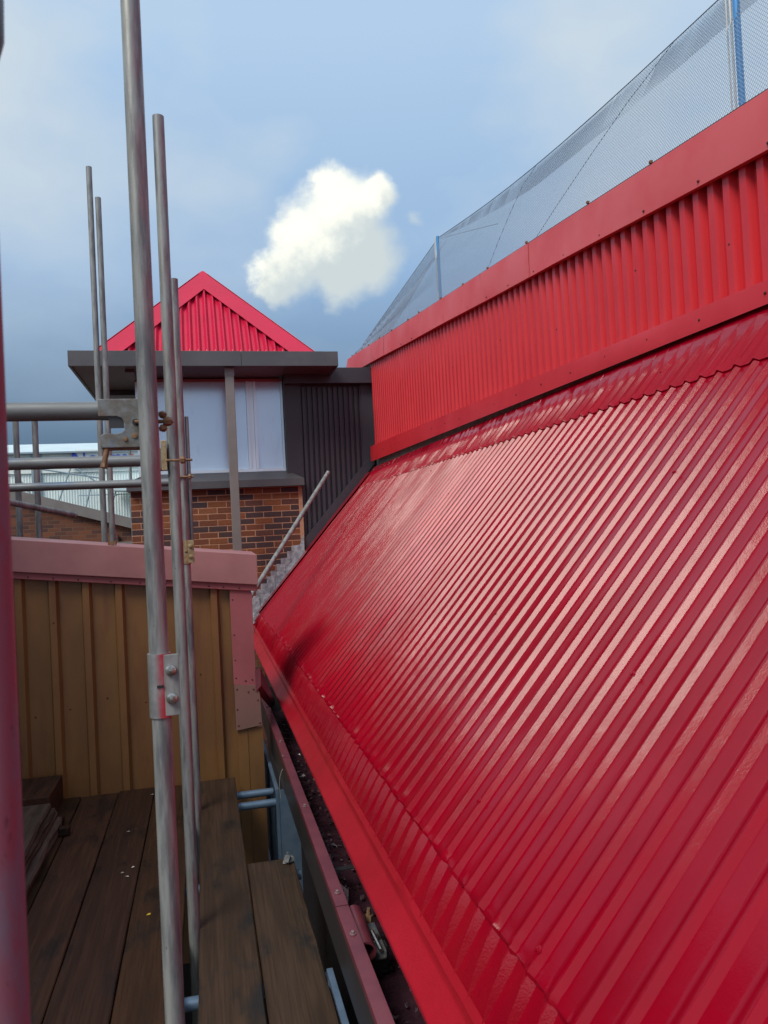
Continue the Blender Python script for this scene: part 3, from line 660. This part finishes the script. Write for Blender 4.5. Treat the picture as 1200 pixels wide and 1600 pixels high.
# hip roof
hc = Vector((.148, 10.55, 0)); hw, hz0, hz1 = 1.262, FZ1-.008, 5.16
hip = MB()
hip.add([(hc.x-hw, hc.y-hw, hz0), (hc.x+hw, hc.y-hw, hz0), (hc.x+hw, hc.y+hw, hz0), (hc.x-hw, hc.y+hw, hz0), (hc.x, hc.y, hz1)], [(0,1,4), (1,2,4), (2,3,4), (3,0,4), (3,2,1,0)])
hr = hip.build('hip_roof', 'hip_red', tw)
sl = (hz1-hz0)/hw; ln = math.hypot(1, sl); nv = Vector((0, -sl/ln, 1/ln)); uv = Vector((0, 1/ln, sl/ln)); FL = hw*ln
def rot(p, k):
    x, y = p[0]-hc.x, p[1]-hc.y
    for _ in range(k): x, y = -y, x
    return (hc.x+x, hc.y+y, p[2])
for k in range(4):
    a = -1.10
    while a < 1.101:
        t1 = FL*(1-abs(a)/hw) - .02
        if t1 > .15:
            m = MB(); o = Vector((hc.x+a, hc.y-hw, hz0)); h = .044
            ring = []
            for t, hw_, hh in ((.0, .026, .008), (.10, .017, h), (max(.12, t1), .017, h)):
                c = o + uv*t
                ring.append([c + Vector((-hw_-.016, 0, 0)) + nv*.002, c + Vector((-hw_+.010, 0, 0)) + nv*hh, c + Vector((hw_-.010, 0, 0)) + nv*hh, c + Vector((hw_+.016, 0, 0)) + nv*.002])
            m.grid(ring); m.add([rr_ for rr_ in ring[-1]], [(0, 1, 2, 3)])
            m.v = [rot(q, k) for q in m.v]
            m.build('rib', 'hip_red', hr)
        a += .1
    # hip capping: flat strip each side of the hip on this face
    for sg in (-1, 1):
        b0 = Vector((hc.x+sg*(hw+.01), hc.y-hw-.01, hz0)); tp = Vector((hc.x, hc.y, hz1))
        wd = .24*math.sqrt(1+ln*ln)/1.0
        b1 = b0 + Vector((-sg*.30, 0, 0)); t0 = tp.copy(); t1 = tp - uv*.30*ln/1.0
        m = MB(); n_ = nv*.052
        b1u = b1 + uv*.0
        m.hexa([b0+n_, b1+n_, t1+n_, t0+n_], [q+n_+nv*.004 for q in (b0, b1, t1, t0)]); m.v = [rot(q, k) for q in m.v]
        m.build('hip_capping', 'hip_red', hr)
    m = MB(); b0 = Vector((hc.x-hw-.01, hc.y-hw-.01, hz0))
MB().lathe((hc.x, hc.y, hz1+.045), (0, 0, 1), [(-.05, .085), (.0, .03), (.012, .004)], 4).build('apex_cap', 'hip_red', hr)
# downpipe
MB().box(.33, .432, 9.14, 9.22, -5.9, 3.598).build('downpipe', 'grey_post', tw, bevel=.006)
MB().box(.326, .436, 9.136, 9.224, 3.50, 3.597).build('downpipe_collar', 'grey_post', tw)
# stepped lead flashing where the red roof meets the brickwork
ldf = MB()
x = .52; pts_top = []
while x < 1.13:
    z = rz(x)+.27
    pts_top += [(x-.055+jit(.010), z+jit(.006)), (x+.055+jit(.006), z+.004+jit(.004))]; x += .0665
poly = [(.50, rz(.50)-.04)] + [(.49, rz(.50)+.2)] + pts_top + [(1.225, rz(1.2)+.31), (1.225, rz(1.225)-.02)]
m = MB(); n_ = len(poly); cxs = [(p_[0], rz(p_[0])-.03) for p_ in poly]
vs_ = []
for (a_, b_), (c_, d_) in zip(poly, cxs):
    vs_ += [(a_, BY-.014+jit(.004), b_), ((a_+c_)/2, BY-.02+jit(.012), (b_+d_)/2), (c_, BY-.035+jit(.006), min(d_, b_-.02))]
m.add(vs_, [(i*3+j, i*3+j+1, i*3+j+4, i*3+j+3) for i in range(n_-1) for j in range(2)])
m.build('lead_flashing', 'lead', tw)
a = Kp + Vector((0, 0, 0)); 
MB().hexa([(.56, 9.60, rz(.56)+.0), (.56, 9.645, rz(.56)+.0), (1.23, 9.645, rz(1.23)+.0), (1.23, 9.60, rz(1.23)+.0)], [(.56, 9.60, rz(.56)+.07), (.56, 9.645, rz(.56)+.07), (1.23, 9.645, rz(1.23)+.07), (1.23, 9.60, rz(1.23)+.07)]).build('abutment_fillet', 'lead', tw)

# ------------------------------------------------------------------ brown clad parapet across the end of the deck
bp = thing('brown_parapet', (-.5, 5.5, -6), 'brown ribbed metal parapet wall with dusty pink coping at end of deck', 'wall')
WY = 5.36
def cz(x): return 1.667 - .118*(x+1.153) if x < .09 else 1.52 - .13*(x-.09)
MB().prism([(-2.6, -5.9), (-2.6, cz(-2.6)-.12), (.30, cz(.3)-.12), (.30, -5.9)], 'y', WY+.012, WY+.34).build('core', 'black', bp)
X0 = -.985 - .203*8
edges = [X0 + .203*i for i in range(15)]
for i, xr in enumerate(edges):
    if xr < -2.6 or xr > .2: continue
    x1 = min(xr+.203, .30)
    z0, z1 = -1.2, cz(xr)-.24
    m = MB(); m.fixn = False
    sec2 = [(xr, WY-.034), (xr+.040, WY-.034), (xr+.056, WY), (xr+.12, WY+.001), (x1-.012, WY), (x1, WY-.034)]
    m.grid([[(a_, b_ + jit(.0006), z0) for a_, b_ in sec2], [(a_, b_+jit(.0012), (z0+z1)/2) for a_, b_ in sec2], [(a_, b_, cz(a_)-.24) for a_, b_ in sec2]])
    m.build('cladding_panel', 'brown_clad', bp)
MB().box(.165, .335, WY-.03, WY+.30, -1.5, .31).build('lower_return', 'brown_clad', bp)
# coping with sloped top, drip fold and lower flashing
def strip(x0, x1, za, zb, ya, yb, nm, mt, par=bp, dz=0):
    m = MB(); m.hexa([(x0, ya, cz(x0)+za), (x1, ya, cz(x1)+za), (x1, yb, cz(x1)+za), (x0, yb, cz(x0)+za)], [(x0, ya, cz(x0)+zb), (x1, ya, cz(x1)+zb), (x1, yb, cz(x1)+zb+dz), (x0, yb, cz(x0)+zb+dz)])
    return m.build(nm, mt, par, bevel=.004)
cop = thing_c = None
for a_, b_ in ((-2.6, -1.405), (-1.402, .345)):
    strip(a_, b_, -.205, 0.0, WY-.085, WY+.42, 'coping', 'coping_pink', dz=.012)
    strip(a_, b_-.005, -.25, -.206, WY-.062, WY-.03, 'under_flashing', 'flash_pink')
MB().prism([(.155, .62), (.155, cz(.155)-.252), (.298, cz(.298)-.252), (.298, .60)], 'y', WY-.044, WY-.036).build('corner_flashing', 'flash_pink', bp)
MB().box(.298, .303, WY-.044, WY+.3, .60, 1.23).build('corner_return', 'flash_pink', bp)
MB().prism([(.158, .31), (.158, .618), (.30, .60), (.325, .545), (.33, .33)], 'y', WY-.050, WY-.037).build('patch_flashing', 'flash_plain', bp)
riv, _ = MB().lathe((0,0,0), (0,-1,0), [(0, .0065), (.002, .006), (.004, .002)], 8).mesh('rivet', 'screw', 40)
locs = [(x, WY-.064, cz(x)-.236) for x in (-1.1, -.95, -.80, -.60, -.42, -.26, -.13, .02, .115, .22)]
locs += [(.172, WY-.045, z) for z in (1.19, .95, .78, .66)] + [(.285, WY-.052, .575), (.235, WY-.046, .636), (.28, WY-.046, .64), (.175, WY-.052, .585), (.31, WY-.052, .50), (.25, WY-.052, .56), (.172, WY-.052, .45), (.175, WY-.052, .34), (.318, WY-.052, .345)]
locs += [(-.965, WY-.036, 1.12), (-.99+.1, WY-.002, .55), (-1.1, WY-.002, .52), (-.66, WY-.002, .60), (-.12, WY-.036, 1.1), (-.12, WY-.036, .72), (-.06, WY-.001, .70), (0.02, WY-.001, .38), (-.10, WY-.036, .2), (-.42, WY-.001, .55)]
copies('rivet', riv, locs, bp)
m = MB(); m.box(-.61, -.56, WY-.06, WY+.0, cz(-.58)+.002, cz(-.58)+.028)
m.build('coping_clip', 'rust', bp)

# ------------------------------------------------------------------ scaffold
RT = .02415
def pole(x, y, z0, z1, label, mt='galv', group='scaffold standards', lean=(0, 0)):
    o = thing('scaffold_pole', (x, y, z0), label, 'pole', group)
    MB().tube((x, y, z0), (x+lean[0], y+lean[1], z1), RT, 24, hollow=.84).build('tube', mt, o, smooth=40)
    return o
def sleeve(par, x, y, z0, z1, side=1, mt='sleeve', bm='chrome'):
    s = MB(); s.tube((x, y, z0), (x, y, z1), RT+.0045, 24, hollow=.86)
    c = s.build('sleeve_coupler', mt, par, smooth=40)
    MB().box(x+RT-.014, x+RT+.024, y-.026, y-.020, z0+.004, z1-.002).build('clamp_flange', 'galv_far' if mt == 'sleeve' else mt, c, bevel=.002)
    MB().box(x-.006, x+.010, y-RT-.0065, y-RT-.0035, (z0+z1)/2-.004, (z0+z1)/2+.003).build('slot', 'black', c)
    for z in (z0 + (z1-z0)*.3, z0 + (z1-z0)*.74):
        b = MB().lathe((x+RT+.004, y-.027, z), (0, -1, 0), [(0, .0135), (.002, .0145), (.006, .0135), (.007, .009), (.013, .009), (.0135, .005), (.019, .0045), (.0195, .001)], 18).build('bolt', bm, c, smooth=35)
    return c
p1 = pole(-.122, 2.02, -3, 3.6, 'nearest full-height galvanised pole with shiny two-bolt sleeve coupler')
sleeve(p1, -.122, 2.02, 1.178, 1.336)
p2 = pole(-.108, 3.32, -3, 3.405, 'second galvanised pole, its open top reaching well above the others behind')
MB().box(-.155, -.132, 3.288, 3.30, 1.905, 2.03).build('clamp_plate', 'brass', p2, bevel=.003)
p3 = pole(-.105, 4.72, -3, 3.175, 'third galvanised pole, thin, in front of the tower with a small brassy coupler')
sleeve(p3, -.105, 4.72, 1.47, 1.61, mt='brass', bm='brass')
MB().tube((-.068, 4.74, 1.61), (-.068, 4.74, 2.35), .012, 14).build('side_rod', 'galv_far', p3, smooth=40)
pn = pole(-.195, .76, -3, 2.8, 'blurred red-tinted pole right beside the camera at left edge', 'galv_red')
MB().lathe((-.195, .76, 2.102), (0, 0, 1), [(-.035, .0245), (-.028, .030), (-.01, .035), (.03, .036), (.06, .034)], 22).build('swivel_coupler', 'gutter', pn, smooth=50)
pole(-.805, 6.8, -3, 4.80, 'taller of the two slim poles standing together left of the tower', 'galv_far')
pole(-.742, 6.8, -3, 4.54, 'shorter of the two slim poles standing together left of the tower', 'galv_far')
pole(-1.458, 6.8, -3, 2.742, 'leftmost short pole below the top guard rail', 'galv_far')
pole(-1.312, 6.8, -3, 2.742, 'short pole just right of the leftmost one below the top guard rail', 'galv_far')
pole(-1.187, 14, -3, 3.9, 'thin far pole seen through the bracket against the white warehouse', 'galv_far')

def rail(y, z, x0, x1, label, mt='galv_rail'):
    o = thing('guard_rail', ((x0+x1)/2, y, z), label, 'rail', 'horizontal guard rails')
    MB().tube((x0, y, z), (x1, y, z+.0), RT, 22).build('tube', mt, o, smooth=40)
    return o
def hook_bracket(par, x, y, z, px, mt='bracket'):
    """pressed steel end fitting: C-shaped plate with slotted flange, T-bolt and wing nut round the pole"""
    c = [(x-.075, z-.020), (x-.075, z+.024), (x+.033, z+.024), (x+.033, z-.101), (x-.066, z-.101), (x-.072, z-.094), (x-.072, z-.070), (x-.062, z-.064), (x-.035, z-.066), (x-.020, z-.063), (x-.013, z-.055),
         (x-.012, z-.04), (x-.018, z-.026), (x-.03, z-.0205)]
    b = MB().prism(c, 'y', y-.040, y-.034).build('bracket_plate', mt, par, bevel=.0015)
    MB().prism(c, 'y', y+.030, y+.034).build('bracket_plate', mt, par)
    MB().box(x+.0332, x+.039, y-.040, y+.034, z-.100, z+.023).build('bracket_flange', mt, par, bevel=.001)
    MB().box(x-.072, x+.032, y-.0335, y+.0295, z-.1005, z-.096).build('bracket_base', mt, par)
    MB().box(x-.05, x-.014, y-.0335, y-.029, z-.05, z-.0215).build('bracket_gusset', 'gutter', par)
    for (dx, dz, r_) in ((.012, -.072, .0075), (-.011, -.080, .006)):
        MB().lathe((x+dx, y-.041, z+dz), (0, -1, 0), [(0, r_), (.0025, r_*.9), (.003, .001)], 12).build('rivet', 'rust', b)
    MB().lathe((x+.016, y-.0405, z-.037), (0, -1, 0), [(0, .009), (.001, .009), (.0011, .001)], 14).build('slot', 'black', b)
    tb = MB().tube((x+.014, y-.046, z-.037), (px+.055, y-.046, z-.037), .0052, 10).build('t_bolt', 'rust', par, smooth=40)
    MB().lathe((px+.030, y-.046, z-.037), (1, 0, 0), [(0, .009), (.004, .012), (.012, .0125), (.020, .010), (.022, .006)], 6).build('nut', 'rust', tb)
    for s_ in (1, -1):
        MB().lathe((px+.028, y-.046, z-.037+s_*.014), (.25, 0, s_), [(-.006, .004), (.0, .010), (.008, .0105), (.013, .004)], 10).build('wing', 'rust', tb, smooth=40)
    MB().tube((x-.058, y-.03, z-.102), (x-.066, y-.034, z-.142), .0068, 10).build('set_screw', 'rust', par, smooth=40)
    MB().lathe((x-.065, y-.034, z-.14), (-.2, -.1, -1), [(0, .010), (.012, .010), (.013, .004)], 6).build('set_screw_head', 'rust', par)
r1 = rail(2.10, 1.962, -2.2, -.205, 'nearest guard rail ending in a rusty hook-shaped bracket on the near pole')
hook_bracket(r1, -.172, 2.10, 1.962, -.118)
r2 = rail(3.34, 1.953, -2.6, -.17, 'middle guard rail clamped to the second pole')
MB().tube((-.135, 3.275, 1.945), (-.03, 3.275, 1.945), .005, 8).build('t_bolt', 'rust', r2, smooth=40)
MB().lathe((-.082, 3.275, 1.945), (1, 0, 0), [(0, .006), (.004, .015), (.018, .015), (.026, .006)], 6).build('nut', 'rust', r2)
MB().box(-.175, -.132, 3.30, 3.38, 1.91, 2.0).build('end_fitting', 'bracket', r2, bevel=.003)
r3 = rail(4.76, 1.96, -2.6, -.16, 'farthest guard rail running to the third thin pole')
MB().tube((-.15, 4.69, 1.985), (-.04, 4.69, 1.985), .006, 8).build('t_bolt', 'rust', r3, smooth=40)
MB().lathe((-.075, 4.69, 1.985), (1, 0, 0), [(0, .006), (.004, .016), (.016, .016), (.022, .006)], 6).build('nut', 'rust', r3)
t4 = thing('scaffold_tube', (-1.2, 6.5, 1.9), 'short sloping tube end poking right behind the short left poles', 'tube')
MB().tube((-1.75, 5.6, 2.05), (-1.045, 6.9, 1.862), RT, 18, hollow=.8).build('tube', 'galv_far', t4, smooth=40)
lt = thing('scaffold_tube', (.48, 7.2, 1.1), 'loose grey tube leaning diagonally in front of the brick tower corner', 'tube')
MB().tube((.30, 7.0, .95), (1.343, 8.2, 2.256), RT*.95, 18, hollow=.8).build('tube', 'galv_far', lt, smooth=40)

# deck boards
def board(x0, x1, y0, y1, z, label, mt='board', rag=0., th=.038):
    m = MB(); n = max(6, int((y1-y0)/.09)); rows = []
    ph = rnd.uniform(0, 6)
    for i in range(n+1):
        y = y0 + (y1-y0)*i/n; w1 = .0012*math.sin(y*2.3+ph) + jit(.0008); w2 = .0012*math.sin(y*1.9+ph) + jit(.0008) - (abs(jit(rag)) if rag else 0)
        zz = z + .0015*math.sin(y*1.3+ph)
        a_, b_ = x0+w1, x1+w2
        rows.append([(a_+.003, y, zz-th), (a_, y, zz-th+.003), (a_, y, zz-.004), (a_+.004, y, zz), (b_-.004, y, zz), (b_, y, zz-.004), (b_, y, zz-th+.003), (b_-.003, y, zz-th), (a_+.003, y, zz-th)])
    m.grid(rows); e0 = len(m.v)
    m.add(rows[0][:-1], [tuple(range(8))]); m.add(rows[-1][:-1], [tuple(range(8))[::-1]])
    o = m.build('scaffold_board', mt); return tag(o, label, 'board', 'deck boards')
board(-.378, -.153, -2, 5.29, 0, 'dark deck board directly left of the row of poles', 'board_warm')
board(-.604, -.383, -2, 5.31, .001, 'second deck board left of the poles, with small pale paint chips')
board(-.830, -.610, -2, 5.30, -.002, 'third deck board left of the poles, reddish brown')
board(-1.06, -.836, -2, 5.30, -.001, 'leftmost visible deck board, lighter strip under the stacked offcuts', 'board_warm')
board(-1.29, -1.066, -2, 5.25, 0, 'deck board hidden mostly under the stacked offcuts at far left')
board(-.090, .133, -2, 5.27, .012, 'long grainy deck board just right of the row of poles', 'board_grey')
board(.140, .365, -2, 3.88, .006, 'short greyish deck board beside the gutter with a ragged edge', 'board_grey', rag=.004)
for y, z in ((5.13, -.066), (4.93, -.070), (3.85, -.068), (2.93, -.068), (1.2, -.068)):
    o = MB().tube((-1.6, y, z), (.395, y, z), RT, 16).build('transom_tube', 'blue_mesh', smooth=40)
    tag(o, {5.13: 'bluish cross tube under the boards nearest the brown wall', 4.93: 'bluish cross tube just in front of the farthest one under the boards', 3.85: 'cross tube under the far end of the short greyish board', 2.93: 'cross tube showing in the gap beside the near pole at bottom', 1.2: 'cross tube under the boards below the camera'}[y], 'tube', 'cross tubes under the deck')
# paint chips and litter on the boards
CHIPS = ['pale paint chip farthest left on the second board, alone near the middle', 'pale paint chip nearest the seam, right of a close trio on the second board', 'pale paint chip at the left of the close trio on the second board', 'yellow paint chip on the board beside the near pole', 'yellow paint chip at the far end near the brown wall', 'pale paint chip at the far end of the boards near the brown wall', 'pale paint chip at the near side of the close trio on the second board']
for i, (x, y, mt) in enumerate(((-.48, 4.55, 'chip'), (-.41, 4.05, 'chip'), (-.46, 4.0, 'chip'), (-.30, 3.52, 'chip_yellow'), (-.33, 5.1, 'chip_yellow'), (-.39, 5.15, 'chip'), (-.43, 3.95, 'chip'))):
    s_ = rnd.uniform(.005, .010); z = .0045
    m = MB(); k = rnd.uniform(0, 3)
    m.add([(x+s_*math.cos(k+a_)*(1.6 if j % 2 else .6), y+s_*math.sin(k+a_), z+.002*(j % 3)) for j, a_ in enumerate((0, 1.2, 2.4, 3.4, 4.9))] + [(x, y, .001)], [(0, 1, 2, 3, 4), (0, 5, 1), (1, 5, 2), (2, 5, 3), (3, 5, 4), (4, 5, 0)])
    tag(m.build('paint_chip', mt), CHIPS[i], 'paint chip', ('yellow' if 'yellow' in mt else 'pale')+' paint chips on the deck')
m = MB(); m.lathe((.335, 3.83, .012), (0, 0, 1), [(0, .022), (.012, .03), (.03, .02), (.038, .004)], 7); m.v = [(x+jit(.013), y+jit(.012), .010+(z-.010)*(.8+jit(.45))) for x, y, z in m.v]
tag(m.build('rag', 'galv_far'), 'small grey scrunched rag at the far corner of the short board', 'rag')

# stacked offcuts at the left
zz = .003
labels = ['bottom offcut of the splintered wood stack at left', 'second offcut up in the splintered wood stack', 'third offcut up in the splintered wood stack', 'fourth offcut up in the splintered wood stack', 'top offcut of the splintered wood stack at left']
for i, lb in enumerate(labels):
    m = MB(); y1 = 4.78 + jit(.05) - i*.015; xr = -.865 - .006*i + jit(.012)
    n = 9; rows = []
    for k in range(n+1):
        y = 3.3 + (y1-3.3)*k/n; q = xr + jit(.009)
        rows.append([(-1.25, y, zz), (-1.25, y, zz+.03), (q-.004, y, zz+.03+jit(.002)), (q+.003, y, zz+.016+jit(.004)), (q, y, zz+jit(.001)), (-1.25, y, zz)])
    m.grid(rows); m.add(rows[-1][:-1], [(0, 1, 2, 3, 4)]); m.add(rows[0][:-1], [(4, 3, 2, 1, 0)])
    tag(m.build('offcut_board', 'offcut'), lb, 'offcut', 'stacked offcuts'); zz += .034
o = MB().box(-1.25, -.94, 4.85, 5.28, .003, .16).build('timber_block', 'board', bevel=.006); tag(o, 'dark timber block in the corner behind the stacked offcuts', 'timber')
for y, x1_, lb in ((4.62, -.80, 'nearer small dark batten jutting out from behind the offcut stack'), (4.80, -.86, 'farther small dark batten jutting out from behind the offcut stack')):
    tag(MB().box(-1.0, x1_, y, y+.05, .003, .045).build('batten', 'board', bevel=.003), lb, 'batten', 'battens by the stack')

# blue mesh guards between deck and gutter
def guard(y0, y1, label, plate=True):
    x = .372; zt, zb = .055, -.75
    g = thing('mesh_guard', (x, (y0+y1)/2, zb), label, 'guard', 'mesh guards')
    MB().box(x-.012, x+.010, y0, y1, zt-.018, zt).build('top_rail', 'blue_mesh', g, bevel=.002)
    MB().box(x-.010, x+.010, y0, y0+.022, zb, zt-.019).build('post', 'blue_mesh', g, bevel=.002)
    MB().box(x-.010, x+.010, y1-.022, y1, zb, zt-.019).build('post', 'blue_mesh', g, bevel=.002)
    MB().box(x-.010, x+.010, y0+.023, y1-.023, zb, zb+.02).build('bottom_rail', 'blue_mesh', g)
    m = MB()
    H_ = zt-zb-.04; st = .034
    for sg in (1, -1):
        t = -H_
        while t < (y1-y0)+H_:
            ya, yb = y0+t, y0+t+sg*H_*.6; za, zb2 = zb+.02, zt-.02
            # clip to panel
            def clip(ya, za, yb, zb_, lo, hi):
                if ya > yb: ya, za, yb, zb_ = yb, zb_, ya, za
                if yb <= lo or ya >= hi: return None
                if ya < lo: za += (zb_-za)*(lo-ya)/(yb-ya); ya = lo
                if yb > hi: zb_ = za + (zb_-za)*(hi-ya)/(yb-ya); yb = hi
                return ya, za, yb, zb_
            c = clip(ya, za, yb, zb2, y0+.02, y1-.02)
            if c: m.tube((x+sg*.0012, c[0], c[1]), (x+sg*.0012, c[2], c[3]), .0028, 4)
            t += st
    m.build('expanded_mesh', 'blue_mesh', g)
    if plate: MB().box(x+.012, x+.13, y0+.002, y0+.008, zb, .045).build('end_plate', 'blue_mesh', g)
    return g
guard(4.80, 6.15, 'blue expanded-mesh guard below the gutter beside the brown wall')
guard(1.35, 2.78, 'blue mesh guard corner at bottom edge beside the gutter')
w_ = MB(); pts = [(.372, 4.9, .06)] 
tag(MB().path([(.385, 4.72, .02), (.378, 4.70, .10), (.382, 4.68, .16), (.392, 4.66, .20), (.398, 4.65, .215)], .002, 6).build('wire_loop', 'pale'), 'thin pale wire looping from the mesh guard to the gutter', 'wire')

# ------------------------------------------------------------------ low brick building behind, white warehouse
lb = thing('low_brick_building', (-2.6, 17, -6), 'low brick building with a sloping grey coping behind the parapet', 'building')
def lz(x): return 2.713 - .3027*(x+3.46)
MB().prism([(-9, -5.9), (-9, lz(-9)-.2), (-.9, lz(-.9)-.2), (-.9, -5.9)], 'y', 16.0, 21).build('wall', 'far_brick', lb)
MB().prism([(-9, lz(-9)-.205), (-9, lz(-9)), (-.9, lz(-.9)), (-.9, lz(-.9)-.205)], 'y', 15.9, 21.05).build('coping', 'grey_post', lb)
MB().box(-1.85, -1.62, 15.7, 15.98, -5.9, 1.75).build('pier', 'far_brick', lb)
gb = MB().box(-1.62, -.9, 15.6, 15.9, -5.9, 1.62).build('grey_lean_to', 'grey_post', lb)
wh = thing('white_warehouse', (-9, 70, -6), 'distant white ribbed warehouse with a blue-lettered sign', 'building')
m = MB(); m.fixn = False; lo, hi = [], []
xx = -40.
while xx < 8:
    for a_, d_ in ((0, 0), (.11, 0), (.13, -.05), (.17, -.05), (.19, 0)): lo.append((xx+a_, 60+d_, -6)); hi.append((xx+a_, 60+d_, 8.40))
    xx += .19
m.grid([lo, hi]); m.build('wall', 'white_clad', wh)
MB().box(-40, 8, 60.1, 95, -6, 8.3).build('core', 'white_clad', wh)
MB().add([(-40, 59.6, 8.40), (8, 59.6, 8.40), (8, 66, 9.75), (-40, 66, 9.75), (-40, 95, 8.4), (8, 95, 8.4)], [(0, 1, 2, 3), (3, 2, 5, 4)]).build('roof', 'white_roof', wh)
MB().box(-40, 8, 59.5, 59.9, 8.28, 8.40).build('eaves_gutter', 'far_steel', wh)
MB().box(-40, 8, 59.85, 59.93, 6.88, 7.15).build('band', 'sign_white', wh)
for x in (-11.9, -11.5, -3.2): MB().box(x, x+.22, 59.75, 59.9, -6, 8.27).build('downpipe', 'far_steel', wh)
MB().prism([(-6.2, 5.3), (-1.5, 5.1), (-1.5, 6.0), (-5.2, 6.1)], 'y', 57.5, 59.7).build('canopy', 'white_roof', wh)
for (a_, b_, c_, d_) in ((-12.9, 7.0, -11.3, 4.5), (-10.2, 4.2, -9.0, 7.4), (-8.9, 7.2, -6.0, 5.0), (-8.3, 3.8, -7.7, 6.0), (-11.6, 7.2, -7.0, 6.3), (-6.6, 3.6, -6.0, 5.6)):
    MB().tube((a_, 59.0, b_), (c_, 59.0, d_), .06, 6).build('brace', 'far_steel', wh)
MB().box(-8.6, -3, 58.8, 58.84, 5.05, 5.12).build('handrail', 'far_steel', wh)
sg = MB().box(-8.9+.0, -4.35, 59.70, 59.80, 7.15, 8.52).build('sign_board', 'sign_white', wh)
sg['label'] = 'white sign board with blue serif letters'
def letter(nm, polys, x, z, s_, mt='sign_blue'):
    m = MB()
    for p in polys: m.prism([(x+a_*s_, z+b_*s_) for a_, b_ in p], 'y', 59.62, 59.695)
    return m.build(nm, mt, sg)
def arc(cx_, cy_, r0_, r1_, a0, a1, n=14, sy=1.):
    o = [(cx_+r0_*math.cos(R(a0+(a1-a0)*i/n)), cy_+sy*r0_*math.sin(R(a0+(a1-a0)*i/n))) for i in range(n+1)]
    i_ = [(cx_+r1_*math.cos(R(a0+(a1-a0)*i/n)), cy_+sy*r1_*math.sin(R(a0+(a1-a0)*i/n))) for i in range(n+1)]
    return [[o[k], o[k+1], i_[k+1], i_[k]] for k in range(n)]
ls = 1.12; lz0 = 7.26
letter('letter', [[(0, 0), (.32, 0), (.32, .08), (.22, .08), (.22, .92), (.0, 1), (.0, .92), (.10, .92), (.10, .08), (0, .08)], [(.0, 1), (.26, 1), (.86, .12), (.86, 0), (.72, 0), (.10, .92)], [(.80, .02), (.90, .02), (.90, .92), (1.0, .92), (1.0, 1), (.68, 1), (.68, .92), (.80, .92)]], -9.20+.0, lz0, ls)
letter('letter', arc(.3, .36, .34, .17, 0, 360, 22, 1.08), -8.0, lz0, ls)
letter('letter', [[(.05, 0), (.4, 0), (.4, .07), (.32, .07), (.32, .72), (.05, .72), (.05, .65), (.13, .65), (.13, .07), (.05, .07)]] + arc(.46, .48, .25, .12, 40, 170, 8), -7.2, lz0, ls)
letter('letter', [[(0.05, 0), (.38, 0), (.38, .07), (.31, .07), (.31, .72), (.05, .72), (.05, .65), (.12, .65), (.12, .07), (.05, .07)], [(.5, 0), (.72, 0), (.72, .5), (.53, .5)], [(.93, 0), (1.15, 0), (1.15, .5), (.95, .5)]] + arc(.5, .5, .24, .1, 0, 170, 8) + arc(.93, .5, .24, .1, 0, 170, 8), -6.45, lz0, ls)
letter('letter_mark', [[(0, .55), (.2, .55), (.25, .72), (.05, .75)]], -5.05, lz0, ls, 'sign_red')

# ------------------------------------------------------------------ unseen brick block, added to shade the deck and darken roof reflections
blk = thing('shade_block', (-4, 3.6, -6), 'added unseen brick block left of the scaffold, shading deck and roof', 'building')
MB().box(-6.5, -2.4, 1.0, 6.3, -6, 3.6).build('wall', 'far_brick', blk)
MB().box(-6.55, -2.33, .95, 6.35, 3.602, 3.75).build('coping', 'grey_post', blk)
